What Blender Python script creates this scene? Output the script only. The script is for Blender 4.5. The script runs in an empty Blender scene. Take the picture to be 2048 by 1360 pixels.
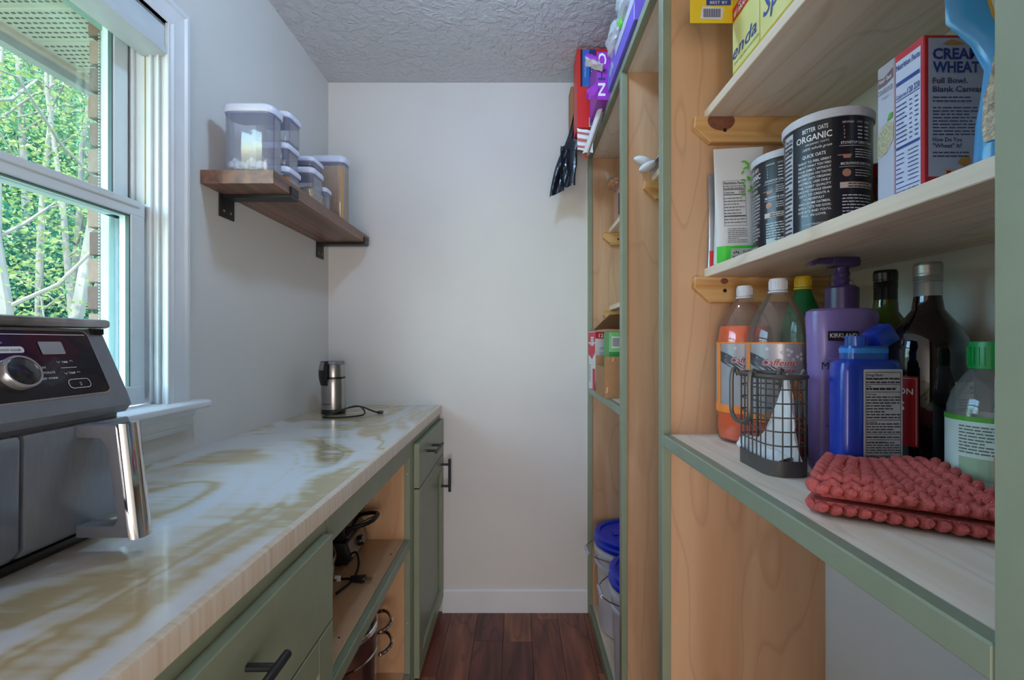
import bpy, bmesh, math, random
from mathutils import Vector, Matrix
random.seed(7)
PI = math.pi
V = Vector
scene = bpy.context.scene
COL = scene.collection

# ------------------------------------------------------------------ camera
cam_d = bpy.data.cameras.new('camera')
cam_d.sensor_width = 36.0
cam_d.lens = 910.0 / 2048.0 * 36.0
cam_d.shift_x = -11.0 / 2048.0
cam_d.shift_y = 4.0 / 2048.0
cam_d.clip_start = 0.02
cam_d.clip_end = 200
cam = bpy.data.objects.new('camera', cam_d)
COL.objects.link(cam)
cam.location = (0, 0, 1.243)
cam.rotation_euler = (PI / 2, 0, 0)
scene.camera = cam

# ------------------------------------------------------------------ world, sun, exposure
world = bpy.data.worlds.new('sky')
scene.world = world
world.use_nodes = True
wn = world.node_tree.nodes
wl = world.node_tree.links
sky = wn.new('ShaderNodeTexSky')
sky.sky_type = 'NISHITA'
sky.sun_disc = False
sky.sun_elevation = math.radians(50)
sky.sun_rotation = math.radians(200)
wl.new(sky.outputs[0], wn['Background'].inputs[0])
wn['Background'].inputs[1].default_value = 2.0

sun_d = bpy.data.lights.new('sun', 'SUN')
sun_d.energy = 8.0
sun_d.angle = math.radians(1.0)
sun_d.color = (1.0, 0.95, 0.82)
sun = bpy.data.objects.new('sun', sun_d)
COL.objects.link(sun)
sun.rotation_euler = V((-0.25, 0.60, -0.76)).to_track_quat('-Z', 'Y').to_euler()

# added fill light behind the camera, standing in for an unseen kitchen
kd = bpy.data.lights.new('rear_fill', 'AREA')
kd.shape = 'RECTANGLE'
kd.size = 1.5
kd.size_y = 1.3
kd.energy = 45.0
kd.color = (1.0, 0.92, 0.88)
ko = bpy.data.objects.new('rear_fill', kd)
COL.objects.link(ko)
ko.location = (-0.03, -1.6, 0.78)
ko.rotation_euler = (PI / 2, 0, 0)

scene.view_settings.view_transform = 'Standard'
scene.view_settings.look = 'None'
scene.view_settings.gamma = 1.0
scene.view_settings.exposure = 0.12
scene.view_settings.use_curve_mapping = False

# ------------------------------------------------------------------ materials
MATS = {}
def _mat(name):
    m = bpy.data.materials.new(name)
    m.use_nodes = True
    nt = m.node_tree
    b = nt.nodes['Principled BSDF']
    return m, nt, b
def setin(b, k, v):
    if k in b.inputs: b.inputs[k].default_value = v
def c4(c): return (c[0], c[1], c[2], 1.0)
def hexc(h):
    h = h.lstrip('#'); r = [int(h[i:i+2], 16) / 255 for i in (0, 2, 4)]
    return tuple(((x + .055) / 1.055) ** 2.4 if x > .04045 else x / 12.92 for x in r)

def mat(name, col, rough=0.5, metal=0.0, var=0.06, scale=25.0, bump=0.0, spec=0.5, coat=0.0, emit=0.0, bscale=None, stretch=(1, 1, 1)):
    """painted / plastic / metal surface with a little procedural mottling"""
    if name in MATS: return MATS[name]
    if isinstance(col, str): col = hexc(col)
    m, nt, b = _mat(name)
    tc = nt.nodes.new('ShaderNodeTexCoord')
    mp = nt.nodes.new('ShaderNodeMapping'); mp.inputs['Scale'].default_value = stretch
    nz = nt.nodes.new('ShaderNodeTexNoise'); nz.inputs['Scale'].default_value = scale; nz.inputs['Detail'].default_value = 3
    nt.links.new(tc.outputs['Object'], mp.inputs[0]); nt.links.new(mp.outputs[0], nz.inputs['Vector'])
    cr = nt.nodes.new('ShaderNodeValToRGB')
    cr.color_ramp.elements[0].position = 0.3; cr.color_ramp.elements[1].position = 0.7
    cr.color_ramp.elements[0].color = c4([max(0, x * (1 - var)) for x in col])
    cr.color_ramp.elements[1].color = c4([min(1, x * (1 + var)) for x in col])
    nt.links.new(nz.outputs['Fac'], cr.inputs[0])
    nt.links.new(cr.outputs[0], b.inputs['Base Color'])
    setin(b, 'Roughness', rough); setin(b, 'Metallic', metal); setin(b, 'Specular IOR Level', spec); setin(b, 'Coat Weight', coat)
    if emit:
        setin(b, 'Emission Color', c4(col)); setin(b, 'Emission Strength', emit)
    if bump:
        n2 = nt.nodes.new('ShaderNodeTexNoise'); n2.inputs['Scale'].default_value = bscale or scale * 3; n2.inputs['Detail'].default_value = 4
        nt.links.new(mp.outputs[0], n2.inputs['Vector'])
        bp = nt.nodes.new('ShaderNodeBump'); bp.inputs['Strength'].default_value = bump; bp.inputs['Distance'].default_value = 0.004
        nt.links.new(n2.outputs['Fac'], bp.inputs['Height']); nt.links.new(bp.outputs[0], b.inputs['Normal'])
    MATS[name] = m
    return m

def wood(name, light, dark, axis=1, rough=0.55, fine=26.0, along=1.6, lines=0.35, seed=0.0, vein=None):
    """sawn wood: fibres stretched along an axis with wavy darker figure lines"""
    if name in MATS: return MATS[name]
    light = hexc(light) if isinstance(light, str) else light
    dark = hexc(dark) if isinstance(dark, str) else dark
    vein = hexc(vein) if isinstance(vein, str) else (vein or dark)
    m, nt, b = _mat(name)
    N = nt.nodes.new; L = nt.links.new
    tc = N('ShaderNodeTexCoord')
    mp = N('ShaderNodeMapping')
    sc = [fine, fine, fine]; sc[axis] = along
    mp.inputs['Scale'].default_value = sc; mp.inputs['Location'].default_value = (seed, seed * 1.7, seed * .6)
    L(tc.outputs['Object'], mp.inputs[0])
    n1 = N('ShaderNodeTexNoise'); n1.inputs['Scale'].default_value = 1.0; n1.inputs['Detail'].default_value = 5; n1.inputs['Distortion'].default_value = 0.5
    L(mp.outputs[0], n1.inputs['Vector'])
    r1 = N('ShaderNodeValToRGB')
    r1.color_ramp.elements[0].position = .32; r1.color_ramp.elements[0].color = c4(dark)
    r1.color_ramp.elements[1].position = .62; r1.color_ramp.elements[1].color = c4(light)
    L(n1.outputs['Fac'], r1.inputs[0])
    # figure: contour lines of a slow noise
    mp2 = N('ShaderNodeMapping'); s2 = [5.0, 5.0, 5.0]; s2[axis] = 1.1
    mp2.inputs['Scale'].default_value = s2; mp2.inputs['Location'].default_value = (seed * 2.1, seed, seed * .3)
    L(tc.outputs['Object'], mp2.inputs[0])
    n2 = N('ShaderNodeTexNoise'); n2.inputs['Scale'].default_value = 1.0; n2.inputs['Detail'].default_value = 2
    L(mp2.outputs[0], n2.inputs['Vector'])
    mu = N('ShaderNodeMath'); mu.operation = 'MULTIPLY'; mu.inputs[1].default_value = 9.0; L(n2.outputs['Fac'], mu.inputs[0])
    fr = N('ShaderNodeMath'); fr.operation = 'FRACT'; L(mu.outputs[0], fr.inputs[0])
    r2 = N('ShaderNodeValToRGB')
    e = r2.color_ramp.elements
    e[0].position = 0.0; e[0].color = (0, 0, 0, 1); e[1].position = .12; e[1].color = (lines, lines, lines, 1)
    x = e.new(.18); x.color = (0, 0, 0, 1)
    L(fr.outputs[0], r2.inputs[0])
    mx = N('ShaderNodeMix'); mx.data_type = 'RGBA'
    L(r2.outputs[0], mx.inputs['Factor']); L(r1.outputs[0], mx.inputs['A']); mx.inputs['B'].default_value = c4(vein)
    L(mx.outputs['Result'], b.inputs['Base Color'])
    setin(b, 'Roughness', rough)
    bp = N('ShaderNodeBump'); bp.inputs['Strength'].default_value = .12; bp.inputs['Distance'].default_value = .002
    L(n1.outputs['Fac'], bp.inputs['Height']); L(bp.outputs[0], b.inputs['Normal'])
    MATS[name] = m
    return m

def clear(name, tint=(1, 1, 1), gloss=0.10, body=0.0, bodycol=(1, 1, 1), rough=0.03, blend=0.25):
    """thin clear plastic or glass: see-through, with a sheen that grows at grazing angles"""
    if name in MATS: return MATS[name]
    m, nt, b = _mat(name)
    N = nt.nodes.new; L = nt.links.new
    nt.nodes.remove(b)
    out = [n for n in nt.nodes if n.type == 'OUTPUT_MATERIAL'][0]
    tr = N('ShaderNodeBsdfTransparent'); tr.inputs[0].default_value = c4(tint)
    gl = N('ShaderNodeBsdfGlossy'); gl.inputs['Roughness'].default_value = rough
    lw = N('ShaderNodeLayerWeight'); lw.inputs['Blend'].default_value = blend
    mp = N('ShaderNodeMapRange'); mp.inputs['To Min'].default_value = gloss * .35; mp.inputs['To Max'].default_value = min(1, gloss * 5)
    L(lw.outputs['Fresnel'], mp.inputs['Value'])
    nz = N('ShaderNodeTexNoise'); nz.inputs['Scale'].default_value = 40
    bp = N('ShaderNodeBump'); bp.inputs['Strength'].default_value = .05; bp.inputs['Distance'].default_value = .001
    L(nz.outputs['Fac'], bp.inputs['Height']); L(bp.outputs[0], gl.inputs['Normal'])
    df = N('ShaderNodeBsdfDiffuse'); df.inputs[0].default_value = c4(bodycol)
    m0 = N('ShaderNodeMixShader'); m0.inputs[0].default_value = body
    L(tr.outputs[0], m0.inputs[1]); L(df.outputs[0], m0.inputs[2])
    m1 = N('ShaderNodeMixShader'); L(mp.outputs[0], m1.inputs[0])
    L(m0.outputs[0], m1.inputs[1]); L(gl.outputs[0], m1.inputs[2])
    L(m1.outputs[0], out.inputs[0])
    MATS[name] = m
    return m

# ------------------------------------------------------------------ mesh builder
class B:
    def __init__(self): self.bm = bmesh.new()
    def box(self, x0, x1, y0, y1, z0, z1, bev=0.0, seg=2, M=None, vert_only=False):
        bm = self.bm
        vs = [bm.verts.new((x, y, z)) for x in (x0, x1) for y in (y0, y1) for z in (z0, z1)]
        q = [(0, 1, 3, 2), (4, 6, 7, 5), (0, 4, 5, 1), (2, 3, 7, 6), (0, 2, 6, 4), (1, 5, 7, 3)]
        fs = [bm.faces.new([vs[i] for i in f]) for f in q]
        new = vs
        if bev > 0:
            es = set(e for f in fs for e in f.edges)
            if vert_only: es = [e for e in es if abs(e.verts[0].co.z - e.verts[1].co.z) > 1e-9]
            r = bmesh.ops.bevel(bm, geom=list(es), offset=bev, segments=seg, profile=.5, affect='EDGES')
            new = list(set(r['verts']) | set(v for v in vs if v.is_valid))
        if M is not None:
            bmesh.ops.transform(bm, matrix=M, verts=[v for v in new if v.is_valid])
        return self
    def prism(self, poly, axis, a0, a1, bev=0.0, seg=2, M=None):
        """poly of 2-D points in the two other axes (in x,y,z order), extruded along axis"""
        bm = self.bm
        def mk(p, a):
            if axis == 0: return (a, p[0], p[1])
            if axis == 1: return (p[0], a, p[1])
            return (p[0], p[1], a)
        A = [bm.verts.new(mk(p, a0)) for p in poly]
        C = [bm.verts.new(mk(p, a1)) for p in poly]
        n = len(poly)
        fs = [bm.faces.new(A), bm.faces.new(C[::-1])]
        for i in range(n):
            fs.append(bm.faces.new([A[i], C[i], C[(i + 1) % n], A[(i + 1) % n]]))
        bmesh.ops.recalc_face_normals(bm, faces=fs)
        new = A + C
        if bev > 0:
            es = set(e for f in fs[:2] for e in f.edges)
            r = bmesh.ops.bevel(bm, geom=list(es), offset=bev, segments=seg, profile=.5, affect='EDGES')
            new = list(set(r['verts']) | set(v for v in new if v.is_valid))
        if M is not None:
            bmesh.ops.transform(bm, matrix=M, verts=[v for v in new if v.is_valid])
        return self
    def lathe(self, prof, n=28, c=(0, 0, 0), sx=1.0, sy=1.0, M=None, caps=True):
        bm = self.bm; rings = []; new = []
        for r, z in prof:
            if r <= 1e-6:
                rings.append([bm.verts.new((c[0], c[1], c[2] + z))])
            else:
                rings.append([bm.verts.new((c[0] + r * sx * math.cos(2 * PI * i / n), c[1] + r * sy * math.sin(2 * PI * i / n), c[2] + z)) for i in range(n)])
            new += rings[-1]
        fs = []
        for a, b_ in zip(rings, rings[1:]):
            for i in range(n):
                j = (i + 1) % n
                if len(a) == 1 and len(b_) == 1: continue
                if len(a) == 1: fs.append(bm.faces.new([a[0], b_[j], b_[i]]))
                elif len(b_) == 1: fs.append(bm.faces.new([a[i], a[j], b_[0]]))
                else: fs.append(bm.faces.new([a[i], a[j], b_[j], b_[i]]))
        if caps:
            if len(rings[0]) > 1: fs.append(bm.faces.new(rings[0][::-1]))
            if len(rings[-1]) > 1: fs.append(bm.faces.new(rings[-1]))
        if M is not None: bmesh.ops.transform(bm, matrix=M, verts=new)
        return self
    def cyl(self, p0, p1, r, n=14, r2=None):
        p0, p1 = V(p0), V(p1); d = p1 - p0
        M = Matrix.Translation(p0) @ d.to_track_quat('Z', 'Y').to_matrix().to_4x4()
        return self.lathe([(r, 0), (r if r2 is None else r2, d.length)], n=n, M=M)
    def tube(self, pts, r, n=8, closed=False, smooth=0, flat=1.0):
        pts = [V(p) for p in pts]
        for _ in range(smooth):
            q = []; m = len(pts)
            rng = range(m if closed else m - 1)
            if not closed: q.append(pts[0])
            for i in rng:
                a, b_ = pts[i], pts[(i + 1) % m]
                q.append(a * .75 + b_ * .25); q.append(a * .25 + b_ * .75)
            if not closed: q.append(pts[-1])
            pts = q
        bm = self.bm; m = len(pts); rings = []; up = None
        for i, p in enumerate(pts):
            if closed: t = pts[(i + 1) % m] - pts[i - 1]
            else: t = pts[min(i + 1, m - 1)] - pts[max(i - 1, 0)]
            if t.length < 1e-9: t = V((0, 0, 1))
            t.normalize()
            if up is None:
                up = V((0, 0, 1)) if abs(t.z) < .9 else V((1, 0, 0))
            up = (up - t * up.dot(t))
            if up.length < 1e-6: up = t.orthogonal()
            up.normalize(); s = t.cross(up)
            rr = r[i] if isinstance(r, (list, tuple)) else r
            rings.append([bm.verts.new(p + (s * math.cos(2 * PI * k / n) + up * (math.sin(2 * PI * k / n) * flat)) * rr) for k in range(n)])
        for i in range(m if closed else m - 1):
            a, b_ = rings[i], rings[(i + 1) % m]
            for k in range(n):
                bm.faces.new([a[k], a[(k + 1) % n], b_[(k + 1) % n], b_[k]])
        if not closed:
            bm.faces.new(rings[0][::-1]); bm.faces.new(rings[-1])
        return self
    def ball(self, c, rx, ry, rz, n=10, k=7, M=None):
        R = Matrix.Translation(V(c)) @ (M.to_4x4() if M is not None else Matrix.Identity(4)) @ Matrix.Diagonal((rx, ry, rz, 1))
        prof = [(math.sin(PI * i / (k - 1)) if 0 < i < k - 1 else 0.0, -math.cos(PI * i / (k - 1))) for i in range(k)]
        return self.lathe(prof, n=n, M=R, caps=False)
    def grid(self, fn, nu, nv, thick=0.0):
        """surface fn(u,v) u,v in 0..1 ; given a thickness it becomes a closed sheet"""
        bm = self.bm
        P = [[bm.verts.new(fn(i / nu, j / nv)) for j in range(nv + 1)] for i in range(nu + 1)]
        fs = [bm.faces.new([P[i][j], P[i + 1][j], P[i + 1][j + 1], P[i][j + 1]]) for i in range(nu) for j in range(nv)]
        if thick:
            bm.normal_update()
            bmesh.ops.solidify(bm, geom=fs, thickness=thick)
        return self
    def raw(self, verts, faces):
        vs = [self.bm.verts.new(v) for v in verts]
        for f in faces:
            try: self.bm.faces.new([vs[i] for i in f])
            except ValueError: pass
        return self

def finish(b, name, m, off=(0, 0, 0), smooth=True, ang=40):
    bm = b.bm
    if off != (0, 0, 0): bmesh.ops.translate(bm, vec=-V(off), verts=bm.verts)
    bm.normal_update()
    me = bpy.data.meshes.new(name)
    bm.to_mesh(me); bm.free()
    if smooth:
        me.polygons.foreach_set('use_smooth', [True] * len(me.polygons))
        try: me.set_sharp_from_angle(angle=math.radians(ang))
        except Exception: pass
    if m is not None: me.materials.append(m)
    return me

def tag(o, label=None, cat=None, group=None, kind=None):
    if label: o['label'] = label
    if cat: o['category'] = cat
    if group: o['group'] = group
    if kind: o['kind'] = kind
    return o

class Thing:
    """an Empty at a thing's base; its parts are meshes given in world metres (or local ones when local=True)"""
    def __init__(self, name, label, cat, loc=(0, 0, 0), group=None, kind=None, rotz=0.0, local=False):
        self.o = bpy.data.objects.new(name, None); COL.objects.link(self.o)
        self.o.empty_display_size = .05
        self.o.location = loc; self.o.rotation_euler = (0, 0, rotz)
        self.off = (0, 0, 0) if local else tuple(loc)
        tag(self.o, label, cat, group, kind)
    def part(self, name, b, m, parent=None, label=None, smooth=True, kind=None, ang=40):
        o = bpy.data.objects.new(name, finish(b, name, m, self.off, smooth, ang))
        COL.objects.link(o); o.parent = parent or self.o
        if label: o['label'] = label
        if kind: o['kind'] = kind
        return o
    def copy_part(self, src, delta=(0, 0, 0), parent=None):
        o = src.copy(); COL.objects.link(o); o.parent = parent or src.parent
        o.location = V(src.location) + V(delta)
        return o
    def mesh_part(self, name, me, loc=(0, 0, 0), rot=(0, 0, 0), parent=None):
        o = bpy.data.objects.new(name, me); COL.objects.link(o); o.parent = parent or self.o
        o.location = V(loc) - V(self.off); o.rotation_euler = rot
        return o

def single(name, b, m, label, cat, loc=(0, 0, 0), group=None, kind=None, smooth=True, ang=40):
    o = bpy.data.objects.new(name, finish(b, name, m, tuple(loc), smooth, ang))
    o.location = loc; COL.objects.link(o)
    return tag(o, label, cat, group, kind)

# ------------------------------------------------------------------ flat print: lettering, rules, patches
_tc = {}
def text2d(s, bold=0.0, shear=0.0):
    key = (s, bold, shear)
    if key in _tc: return _tc[key]
    cu = bpy.data.curves.new('t', 'FONT'); cu.body = s; cu.size = 1.0; cu.resolution_u = 2
    cu.offset = bold; cu.shear = shear; cu.fill_mode = 'FRONT'
    ob = bpy.data.objects.new('t', cu)
    me = ob.to_mesh()
    vs = [(v.co.x, v.co.y) for v in me.vertices]; fs = [tuple(p.vertices) for p in me.polygons]
    ob.to_mesh_clear(); bpy.data.objects.remove(ob); bpy.data.curves.remove(cu)
    xs = [v[0] for v in vs] or [0]
    w0, w1 = min(xs), max(xs)
    _tc[key] = (vs, fs, w0, w1)
    return _tc[key]

def plane_map(o, u, v, lift=0.0005):
    o, u, v = V(o), V(u).normalized(), V(v).normalized(); n = u.cross(v).normalized()
    return lambda a, b_, k=0: o + u * a + v * b_ + n * (lift * (1 + k))
def cyl_map(c, r, th0, lift=0.0005, sgn=1.0):
    """a runs around the cylinder from angle th0 (radians), b up"""
    c = V(c)
    return lambda a, b_, k=0: c + V((math.cos(th0 + sgn * a / r) * (r + lift * (1 + k)), math.sin(th0 + sgn * a / r) * (r + lift * (1 + k)), b_))

def prints(T, items, m, fn, name='lettering', parent=None, k=0):
    """items: ('t', text, a, b, size, align, maxwidth, bold, shear) or ('r', a0, b0, a1, b1) or ('p', [(a,b)...])"""
    vs, fs = [], []
    for it in items:
        if it[0] == 't':
            s, a, b_, size = it[1:5]
            al = it[5] if len(it) > 5 else 'L'; mw = it[6] if len(it) > 6 else None
            bold = it[7] if len(it) > 7 else 0.0; sh = it[8] if len(it) > 8 else 0.0
            tv, tf, w0, w1 = text2d(s, bold, sh)
            sx = size
            if mw: sx = mw / max(1e-6, (w1 - w0))
            o = {'L': -w0, 'C': -(w0 + w1) / 2, 'R': -w1}[al]
            n0 = len(vs)
            vs += [fn(a + (x + o) * sx, b_ + y * size, k) for x, y in tv]
            fs += [tuple(i + n0 for i in f) for f in tf]
        elif it[0] == 'r':
            a0, b0, a1, b1 = it[1:5]
            n = max(1, int(abs(a1 - a0) / .008)); n0 = len(vs)
            for i in range(n + 1):
                a = a0 + (a1 - a0) * i / n
                vs += [fn(a, b0, k), fn(a, b1, k)]
            fs += [(n0 + 2 * i, n0 + 2 * i + 2, n0 + 2 * i + 3, n0 + 2 * i + 1) for i in range(n)]
        elif it[0] == 's':          # rows of (b, a_left, a_right): a shape that follows a curved surface
            rows = it[1]; nc = 6; n0 = len(vs)
            for b_, a0, a1 in rows: vs += [fn(a0 + (a1 - a0) * i / nc, b_, k) for i in range(nc + 1)]
            for r_ in range(len(rows) - 1):
                for i in range(nc):
                    q = n0 + r_ * (nc + 1) + i; fs.append((q, q + 1, q + nc + 2, q + nc + 1))
        elif it[0] == 'p':
            n0 = len(vs); vs += [fn(a, b_, k) for a, b_ in it[1]]
            fs.append(tuple(range(n0, n0 + len(it[1]))))
    return T.part(name, B().raw(vs, fs), m, parent=parent, smooth=False)

def fine(a0, a1, b0, b1, n, seed=1, h=.45):
    """rows of print too small to read"""
    rnd = random.Random(seed); out = []; st = (b1 - b0) / n
    for i in range(n):
        y = b1 - (i + 1) * st + st * .25; x = a0
        end = a1 if rnd.random() < .75 else a0 + (a1 - a0) * rnd.uniform(.5, .9)
        while x < end:
            w = (a1 - a0) * rnd.uniform(.06, .2)
            out.append(('r', x, y, min(end, x + w), y + st * h)); x += w + (a1 - a0) * .025
    return out
def ell(a, b_, ra, rb, n=16): return ('p', [(a + ra * math.cos(2 * PI * i / n), b_ + rb * math.sin(2 * PI * i / n)) for i in range(n)])
def rrect(a0, b0, a1, b1, r, n=4):
    p = []
    for cx, cy, t in ((a1 - r, b1 - r, 0), (a0 + r, b1 - r, 90), (a0 + r, b0 + r, 180), (a1 - r, b0 + r, 270)):
        for i in range(n + 1):
            t2 = math.radians(t + 90 * i / n); p.append((cx + r * math.cos(t2), cy + r * math.sin(t2)))
    return p

# shared surfaces
GREEN = mat('sage_green_paint', '#828A74', rough=.38, var=.05, scale=14, bump=.10, bscale=60)
WHITE_P = mat('white_gloss_trim_paint', '#DADDE2', rough=.35, var=.03, scale=8)
WALL = mat('off_white_wall_paint', '#D3D0CD', rough=.62, var=.025, scale=3, bump=.06, bscale=120)
PLY = wood('birch_plywood', '#CCA480', '#B88B66', axis=2, fine=12, along=1.0, lines=.22, vein='#8E6244')
PLYIN = wood('birch_plywood_cabinet', '#CDA582', '#B88D68', axis=1, fine=12, along=1.0, lines=.14, vein='#8E6244', seed=3)
PINE = wood('pine_board', '#E6D7C6', '#DAC5AC', axis=1, fine=46, along=.8, lines=.22, vein='#A27A50', seed=1.3)
PINEX = wood('pine_cleat', '#D6AA72', '#BB8748', axis=0, fine=50, along=1.4, lines=.45, vein='#96602F', seed=2.1)
BLACK = mat('matt_black_metal', '#17171B', rough=.42, var=.1, scale=60)
STEEL = mat('brushed_steel', '#A9A5A2', rough=.28, metal=1.0, var=.06, scale=30, stretch=(1, 1, 12))
CHROME = mat('chrome', '#D5D5D8', rough=.07, metal=1.0, var=.02)
INK = mat('black_print', '#15151A', rough=.6)
PAPER = mat('white_print', '#E6E6EA', rough=.55, var=.02)
BLACKP = mat('black_plastic', '#141416', rough=.35, var=.08)
# ================================================================== THE ROOM
XL, XR, YF, YB, ZC = -0.873, 0.69, 2.10, -1.0, 2.44      # left wall, right wall, far wall, wall behind, ceiling

def struct(name, b, m, smooth=False, label=None):
    o = bpy.data.objects.new(name, finish(b, name, m, (0, 0, 0), smooth)); COL.objects.link(o)
    return tag(o, label, None, None, 'structure')

def ceiling_mat():
    m, nt, b = _mat('stomped_ceiling_plaster')
    N = nt.nodes.new; L = nt.links.new
    tc = N('ShaderNodeTexCoord')
    n1 = N('ShaderNodeTexNoise'); n1.inputs['Scale'].default_value = 27; n1.inputs['Detail'].default_value = 6; n1.inputs['Distortion'].default_value = .9
    n2 = N('ShaderNodeTexVoronoi'); n2.feature = 'DISTANCE_TO_EDGE'; n2.inputs['Scale'].default_value = 22
    L(tc.outputs['Object'], n1.inputs['Vector'])
    mx = N('ShaderNodeMix'); mx.data_type = 'RGBA'; mx.inputs['Factor'].default_value = .1
    L(tc.outputs['Object'], mx.inputs['A']); L(n1.outputs['Color'], mx.inputs['B']); L(mx.outputs['Result'], n2.inputs['Vector'])
    r = N('ShaderNodeValToRGB'); r.color_ramp.elements[0].position = .46; r.color_ramp.elements[1].position = .6
    L(n1.outputs['Fac'], r.inputs[0])
    ad = N('ShaderNodeMath'); ad.operation = 'ADD'; L(r.outputs[0], ad.inputs[0]); L(n2.outputs['Distance'], ad.inputs[1])
    bp = N('ShaderNodeBump'); bp.inputs['Strength'].default_value = .55; bp.inputs['Distance'].default_value = .006
    L(ad.outputs[0], bp.inputs['Height']); L(bp.outputs[0], b.inputs['Normal'])
    setin(b, 'Base Color', c4(hexc('#C9CBD0'))); setin(b, 'Roughness', .6)
    return m

struct('ceiling', B().box(XL - .17, XR + .12, -3.4, YF + .12, ZC, ZC + .12), ceiling_mat(), label='pale grey stomp-textured plaster ceiling')
wb = B()
for a in ((-3.4, .188, 0, ZC), (1.14, YF + .12, 0, ZC), (.188, 1.14, 0, 1.068), (.188, 1.14, 2.042, ZC)):
    wb.box(XL - .115, XL, a[0], a[1], a[2], a[3])
struct('wall_left', wb, WALL, label='off-white painted wall with the window')
struct('wall_far', B().box(XL, XR + .12, YF, YF + .12, 0, ZC), WALL, label='off-white painted end wall')
WALLR = mat('pale_wall_behind_shelves', '#CFCFC6', rough=.6, var=.025, scale=3)
struct('wall_right', B().box(XR, XR + .12, -3.4, YF, 0, ZC), WALLR, label='pale painted wall behind the shelves')
struct('wall_back', B().box(XL, XR, -3.4, -3.28, 0, ZC), WALL, label='plain wall behind the camera')

# floor: dark base and separate wood-look planks
FLB = mat('dark_floor_joint', '#241511', rough=.7)
floor = struct('floor', B().box(XL - .12, XR + .12, -3.4, YF + .12, -.1, -.004), FLB, label='dark red-brown wood plank floor')
def plank_mat(i, a, b_):
    m = wood('red_brown_plank_%d' % i, a, b_, axis=1, rough=.36, fine=20, along=2.2, lines=.45, vein='#2A1512', seed=i * 1.9)
    return m
PM = [plank_mat(0, '#A0604A', '#663A32'), plank_mat(1, '#8A4E40', '#54302C'), plank_mat(2, '#A86A4E', '#6E4036'), plank_mat(3, '#7C473E', '#4C2C2A')]
rnd = random.Random(3)
pw = .121
meshes = {}
for c in range(7):
    x0 = -.4235 + c * pw
    y = YB - .05 - rnd.uniform(0, .5); k = 0
    while y < YF:
        ln = rnd.choice((.42, .5, .62))
        y1 = min(y + ln, YF); L_ = round(y1 - y, 3)
        if L_ < .02: break
        mi = rnd.randrange(4); key = (L_, mi)
        if key not in meshes:
            meshes[key] = finish(B().box(.0006, pw - .0006, .0006, L_ - .0006, -.004, 0, bev=.0008, seg=1), 'plank', PM[mi], smooth=False)
        o = bpy.data.objects.new('plank', meshes[key]); COL.objects.link(o); o.parent = floor; o.location = (x0, y, 0)
        y = y1

bbp = [(YF - .013, 0), (YF, 0), (YF, .108), (YF - .006, .108), (YF - .013, .098)]
struct('baseboard_far', B().prism(bbp, 0, -.345, .322), WHITE_P, label='white baseboard along the end wall')

# ------------------------------------------------------------------ window in the left wall
Y0, Y1 = .20, 1.128
win = Thing('window_1', 'white double-hung window with two sashes and moulded casing', None, (XL, .66, 1.09), kind='structure')
VINYL = mat('white_vinyl', '#D3DADF', rough=.32, var=.02)
GLASS = clear('window_glass', tint=(.83, .95, .93), gloss=.04, rough=.0)
jb = B()
jb.box(-1.012, -.862, Y1, Y1 + .012, 1.08, 2.042).box(-1.012, -.862, Y0 - .012, Y0, 1.08, 2.042).box(-1.012, -.862, Y0 - .012, Y1 + .012, 2.03, 2.042)
win.part('jamb', jb, VINYL, smooth=False)
for xs in ((-.868, -.859), (-.889, -.883), (-.907, -.902), (-.953, -.946), (-.995, -.988)):
    win.part('track', B().box(xs[0], xs[1], Y1 - .009, Y1, 1.09, 2.03, bev=.0015, seg=1), VINYL, smooth=False)
win.part('weatherstrip', B().box(-.9235, -.9215, Y1 - .0015, Y1, 1.585, 2.0), mat('brass_weatherstrip', '#A38A4C', rough=.4), smooth=False)
def sash(name, xa, xb, z0, z1, bot, top):
    st = .042
    y0, y1 = Y0 + .004, Y1 - .009
    s = B().box(xa, xb, y0, y0 + st, z0, z1, bev=.003, seg=1).box(xa, xb, y1 - st, y1, z0, z1, bev=.003, seg=1)
    s.box(xa - .0005, xb + .0005, y0, y1, z0, z0 + bot, bev=.003, seg=1).box(xa - .0005, xb + .0005, y0, y1, z1 - top, z1, bev=.003, seg=1)
    o = win.part(name, s, VINYL, smooth=False)
    g = (xa + xb) / 2
    win.part('pane', B().box(g - .002, g + .002, y0 + st - .006, y1 - st + .006, z0 + bot - .006, z1 - top + .006), GLASS, parent=o, smooth=False)
    win.part('gasket', B().box(g + .004, xb - .002, y1 - st - .003, y1 - st, z0 + bot, z1 - top).box(g + .004, xb - .002, y0 + st, y1 - st, z1 - top - .003, z1 - top), mat('grey_gasket', '#3E5654', rough=.6), parent=o, smooth=False)
    return o
lower = sash('lower_sash', -.945, -.915, 1.092, 1.581, .046, .037)
win.part('sash_lift_rail', B().box(-.915, -.909, .22, 1.10, 1.566, 1.581, bev=.002, seg=1), VINYL, parent=lower, smooth=False)
sash('upper_sash', -.986, -.956, 1.546, 2.03, .036, .036)
ef = B()
ef.box(-1.013, -.99, Y1 - .024, Y1 + .0, 1.07, 2.03, bev=.002, seg=1).box(-1.013, -.99, Y0, Y0 + .024, 1.07, 2.03, bev=.002, seg=1)
ef.box(-1.013, -.99, Y0, Y1, 1.998, 2.03, bev=.002, seg=1).box(-1.06, -.99, Y0, Y1, 1.06, 1.092, bev=.002, seg=1)
win.part('outer_frame', ef, mat('aqua_white_vinyl', '#A9C0BC', rough=.35, var=.02), smooth=False)
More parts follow.
